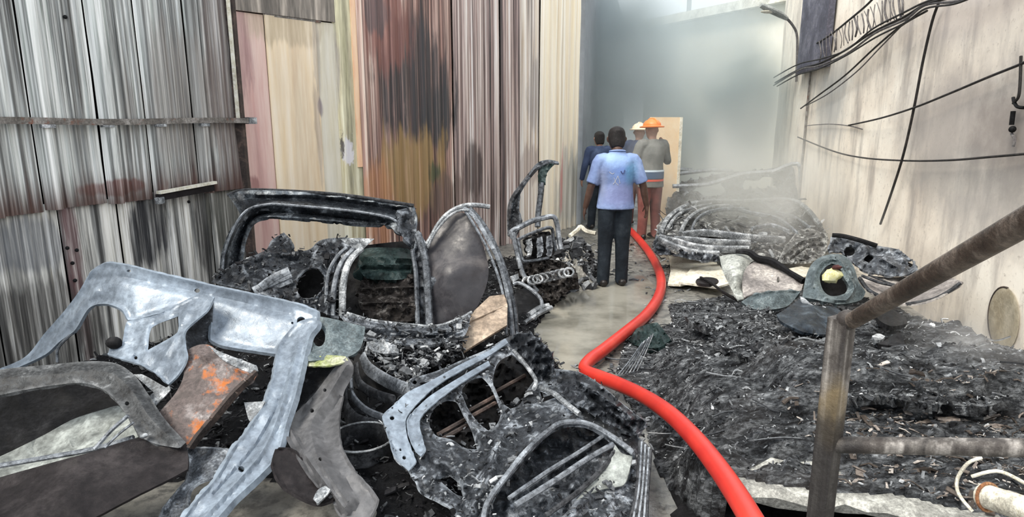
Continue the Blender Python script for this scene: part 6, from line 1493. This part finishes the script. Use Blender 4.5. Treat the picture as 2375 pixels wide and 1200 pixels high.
person('person', (q.x, q.y, 0), math.radians(-30), 'fireman in cream helmet half hidden behind the man in the blue shirt', armdn, st, {'skin': 'skin2', 'trousers': 'maroon', 'top': 'jacketblue', 'topname': 'jacket'}, .1, .011, 'creamhelmet', 'long', None, 1.72)
q = P(1386, 500, 10.9)
person('person', (q.x, q.y, 0), math.radians(15), 'person in dark blue glimpsed past the left shoulder of the man', armdn, st, {'skin': 'skin2', 'trousers': 'trouser', 'top': 'jacketblue', 'topname': 'jacket'}, .1, .011, None, 'long', None, 1.62)
# ------------------------------------------------------------------ smoke
def smoke(name, c, r, dens, col, label, scale=.6, thr=(.35, .75), soft=.9, rot=0.0, stretch=(1, 1, 1), box=False):
    m = bpy.data.materials.new(name); m.use_nodes = True
    t = m.node_tree; t.nodes.clear()
    o_ = t.nodes.new('ShaderNodeOutputMaterial'); pv = t.nodes.new('ShaderNodeVolumePrincipled')
    t.links.new(pv.outputs[0], o_.inputs['Volume'])
    pv.inputs['Color'].default_value = (*col, 1); pv.inputs['Anisotropy'].default_value = .1
    tc = t.nodes.new('ShaderNodeTexCoord'); ge = t.nodes.new('ShaderNodeNewGeometry')
    ln = t.nodes.new('ShaderNodeVectorMath'); ln.operation = 'LENGTH'
    t.links.new(tc.outputs['Object'], ln.inputs[0])      # unit sphere in object space
    mr = t.nodes.new('ShaderNodeMapRange'); mr.interpolation_type = 'SMOOTHSTEP'
    t.links.new(ln.outputs['Value'], mr.inputs[0])
    mr.inputs[1].default_value = 1 - soft; mr.inputs[2].default_value = 1.0; mr.inputs[3].default_value = 1; mr.inputs[4].default_value = 0
    mp = t.nodes.new('ShaderNodeMapping'); mp.inputs['Scale'].default_value = stretch
    t.links.new(ge.outputs['Position'], mp.inputs[0])
    nz = t.nodes.new('ShaderNodeTexNoise'); nz.inputs['Scale'].default_value = scale; nz.inputs['Detail'].default_value = 4; nz.inputs['Roughness'].default_value = .55
    nz.inputs['Distortion'].default_value = .5
    t.links.new(mp.outputs[0], nz.inputs['Vector'])
    m2 = t.nodes.new('ShaderNodeMapRange'); m2.interpolation_type = 'SMOOTHSTEP'
    t.links.new(nz.outputs['Fac'], m2.inputs[0]); m2.inputs[1].default_value = thr[0]; m2.inputs[2].default_value = thr[1]
    mu = t.nodes.new('ShaderNodeMath'); mu.operation = 'MULTIPLY'
    t.links.new(mr.outputs[0], mu.inputs[0]); t.links.new(m2.outputs[0], mu.inputs[1])
    m3 = t.nodes.new('ShaderNodeMath'); m3.operation = 'MULTIPLY'; m3.inputs[1].default_value = dens
    t.links.new(mu.outputs[0], m3.inputs[0]); t.links.new(m3.outputs[0], pv.inputs['Density'])
    b = MB(); b.ball((0, 0, 0), 1.0, n=20, m=12)
    me = bpy.data.meshes.new(name); me.from_pydata(b.v, [], b.f); me.materials.append(m)
    o = bpy.data.objects.new(name, me); COL.objects.link(o)
    o.location = c; o.scale = r; o.rotation_euler = (0, 0, rot)
    tag(o, label, 'smoke', None, 'stuff')
    return o
smoke('smoke_bank', (3.0, 15.4, 2.2), (3.6, 6.0, 4.4), .55, (.68, .75, .76), 'pale blue grey smoke filling the far end of the passage', .45, (.22, .62), .75)
smoke('smoke_billow', P(1715, 240, 12.6), (1.15, 1.5, 1.5), 2.0, (.42, .49, .50), 'darker grey smoke billow left of the lamp', 1.0, (.30, .66), .9)
smoke('smoke_billow', P(1455, 120, 13.6), (1.15, 1.8, 2.0), 1.8, (.42, .48, .50), 'darker grey smoke billow rising above the firemen', .9, (.30, .66), .9)
smoke('smoke_plume', (3.2, 9.2, 1.0), (1.9, 1.7, 1.5), 2.2, (.86, .87, .84), 'pale smoke rising from the burnt car by the right wall', .9, (.36, .72), .95, stretch=(1, 1, .5))
smoke('smoke_plume', (3.05, 6.4, .9), (.9, 1.0, .75), 1.4, (.86, .86, .84), 'thin pale smoke drifting over the wreck pieces beside the right wall', 1.6, (.40, .75), .95, stretch=(1, 1, .5))
smoke('smoke_wisp', (2.55, 3.55, .55), (.42, .5, .32), 3.0, (.80, .80, .80), 'small grey wisp of smoke at the right edge of the charred heap', 3.0, (.42, .78), .95)
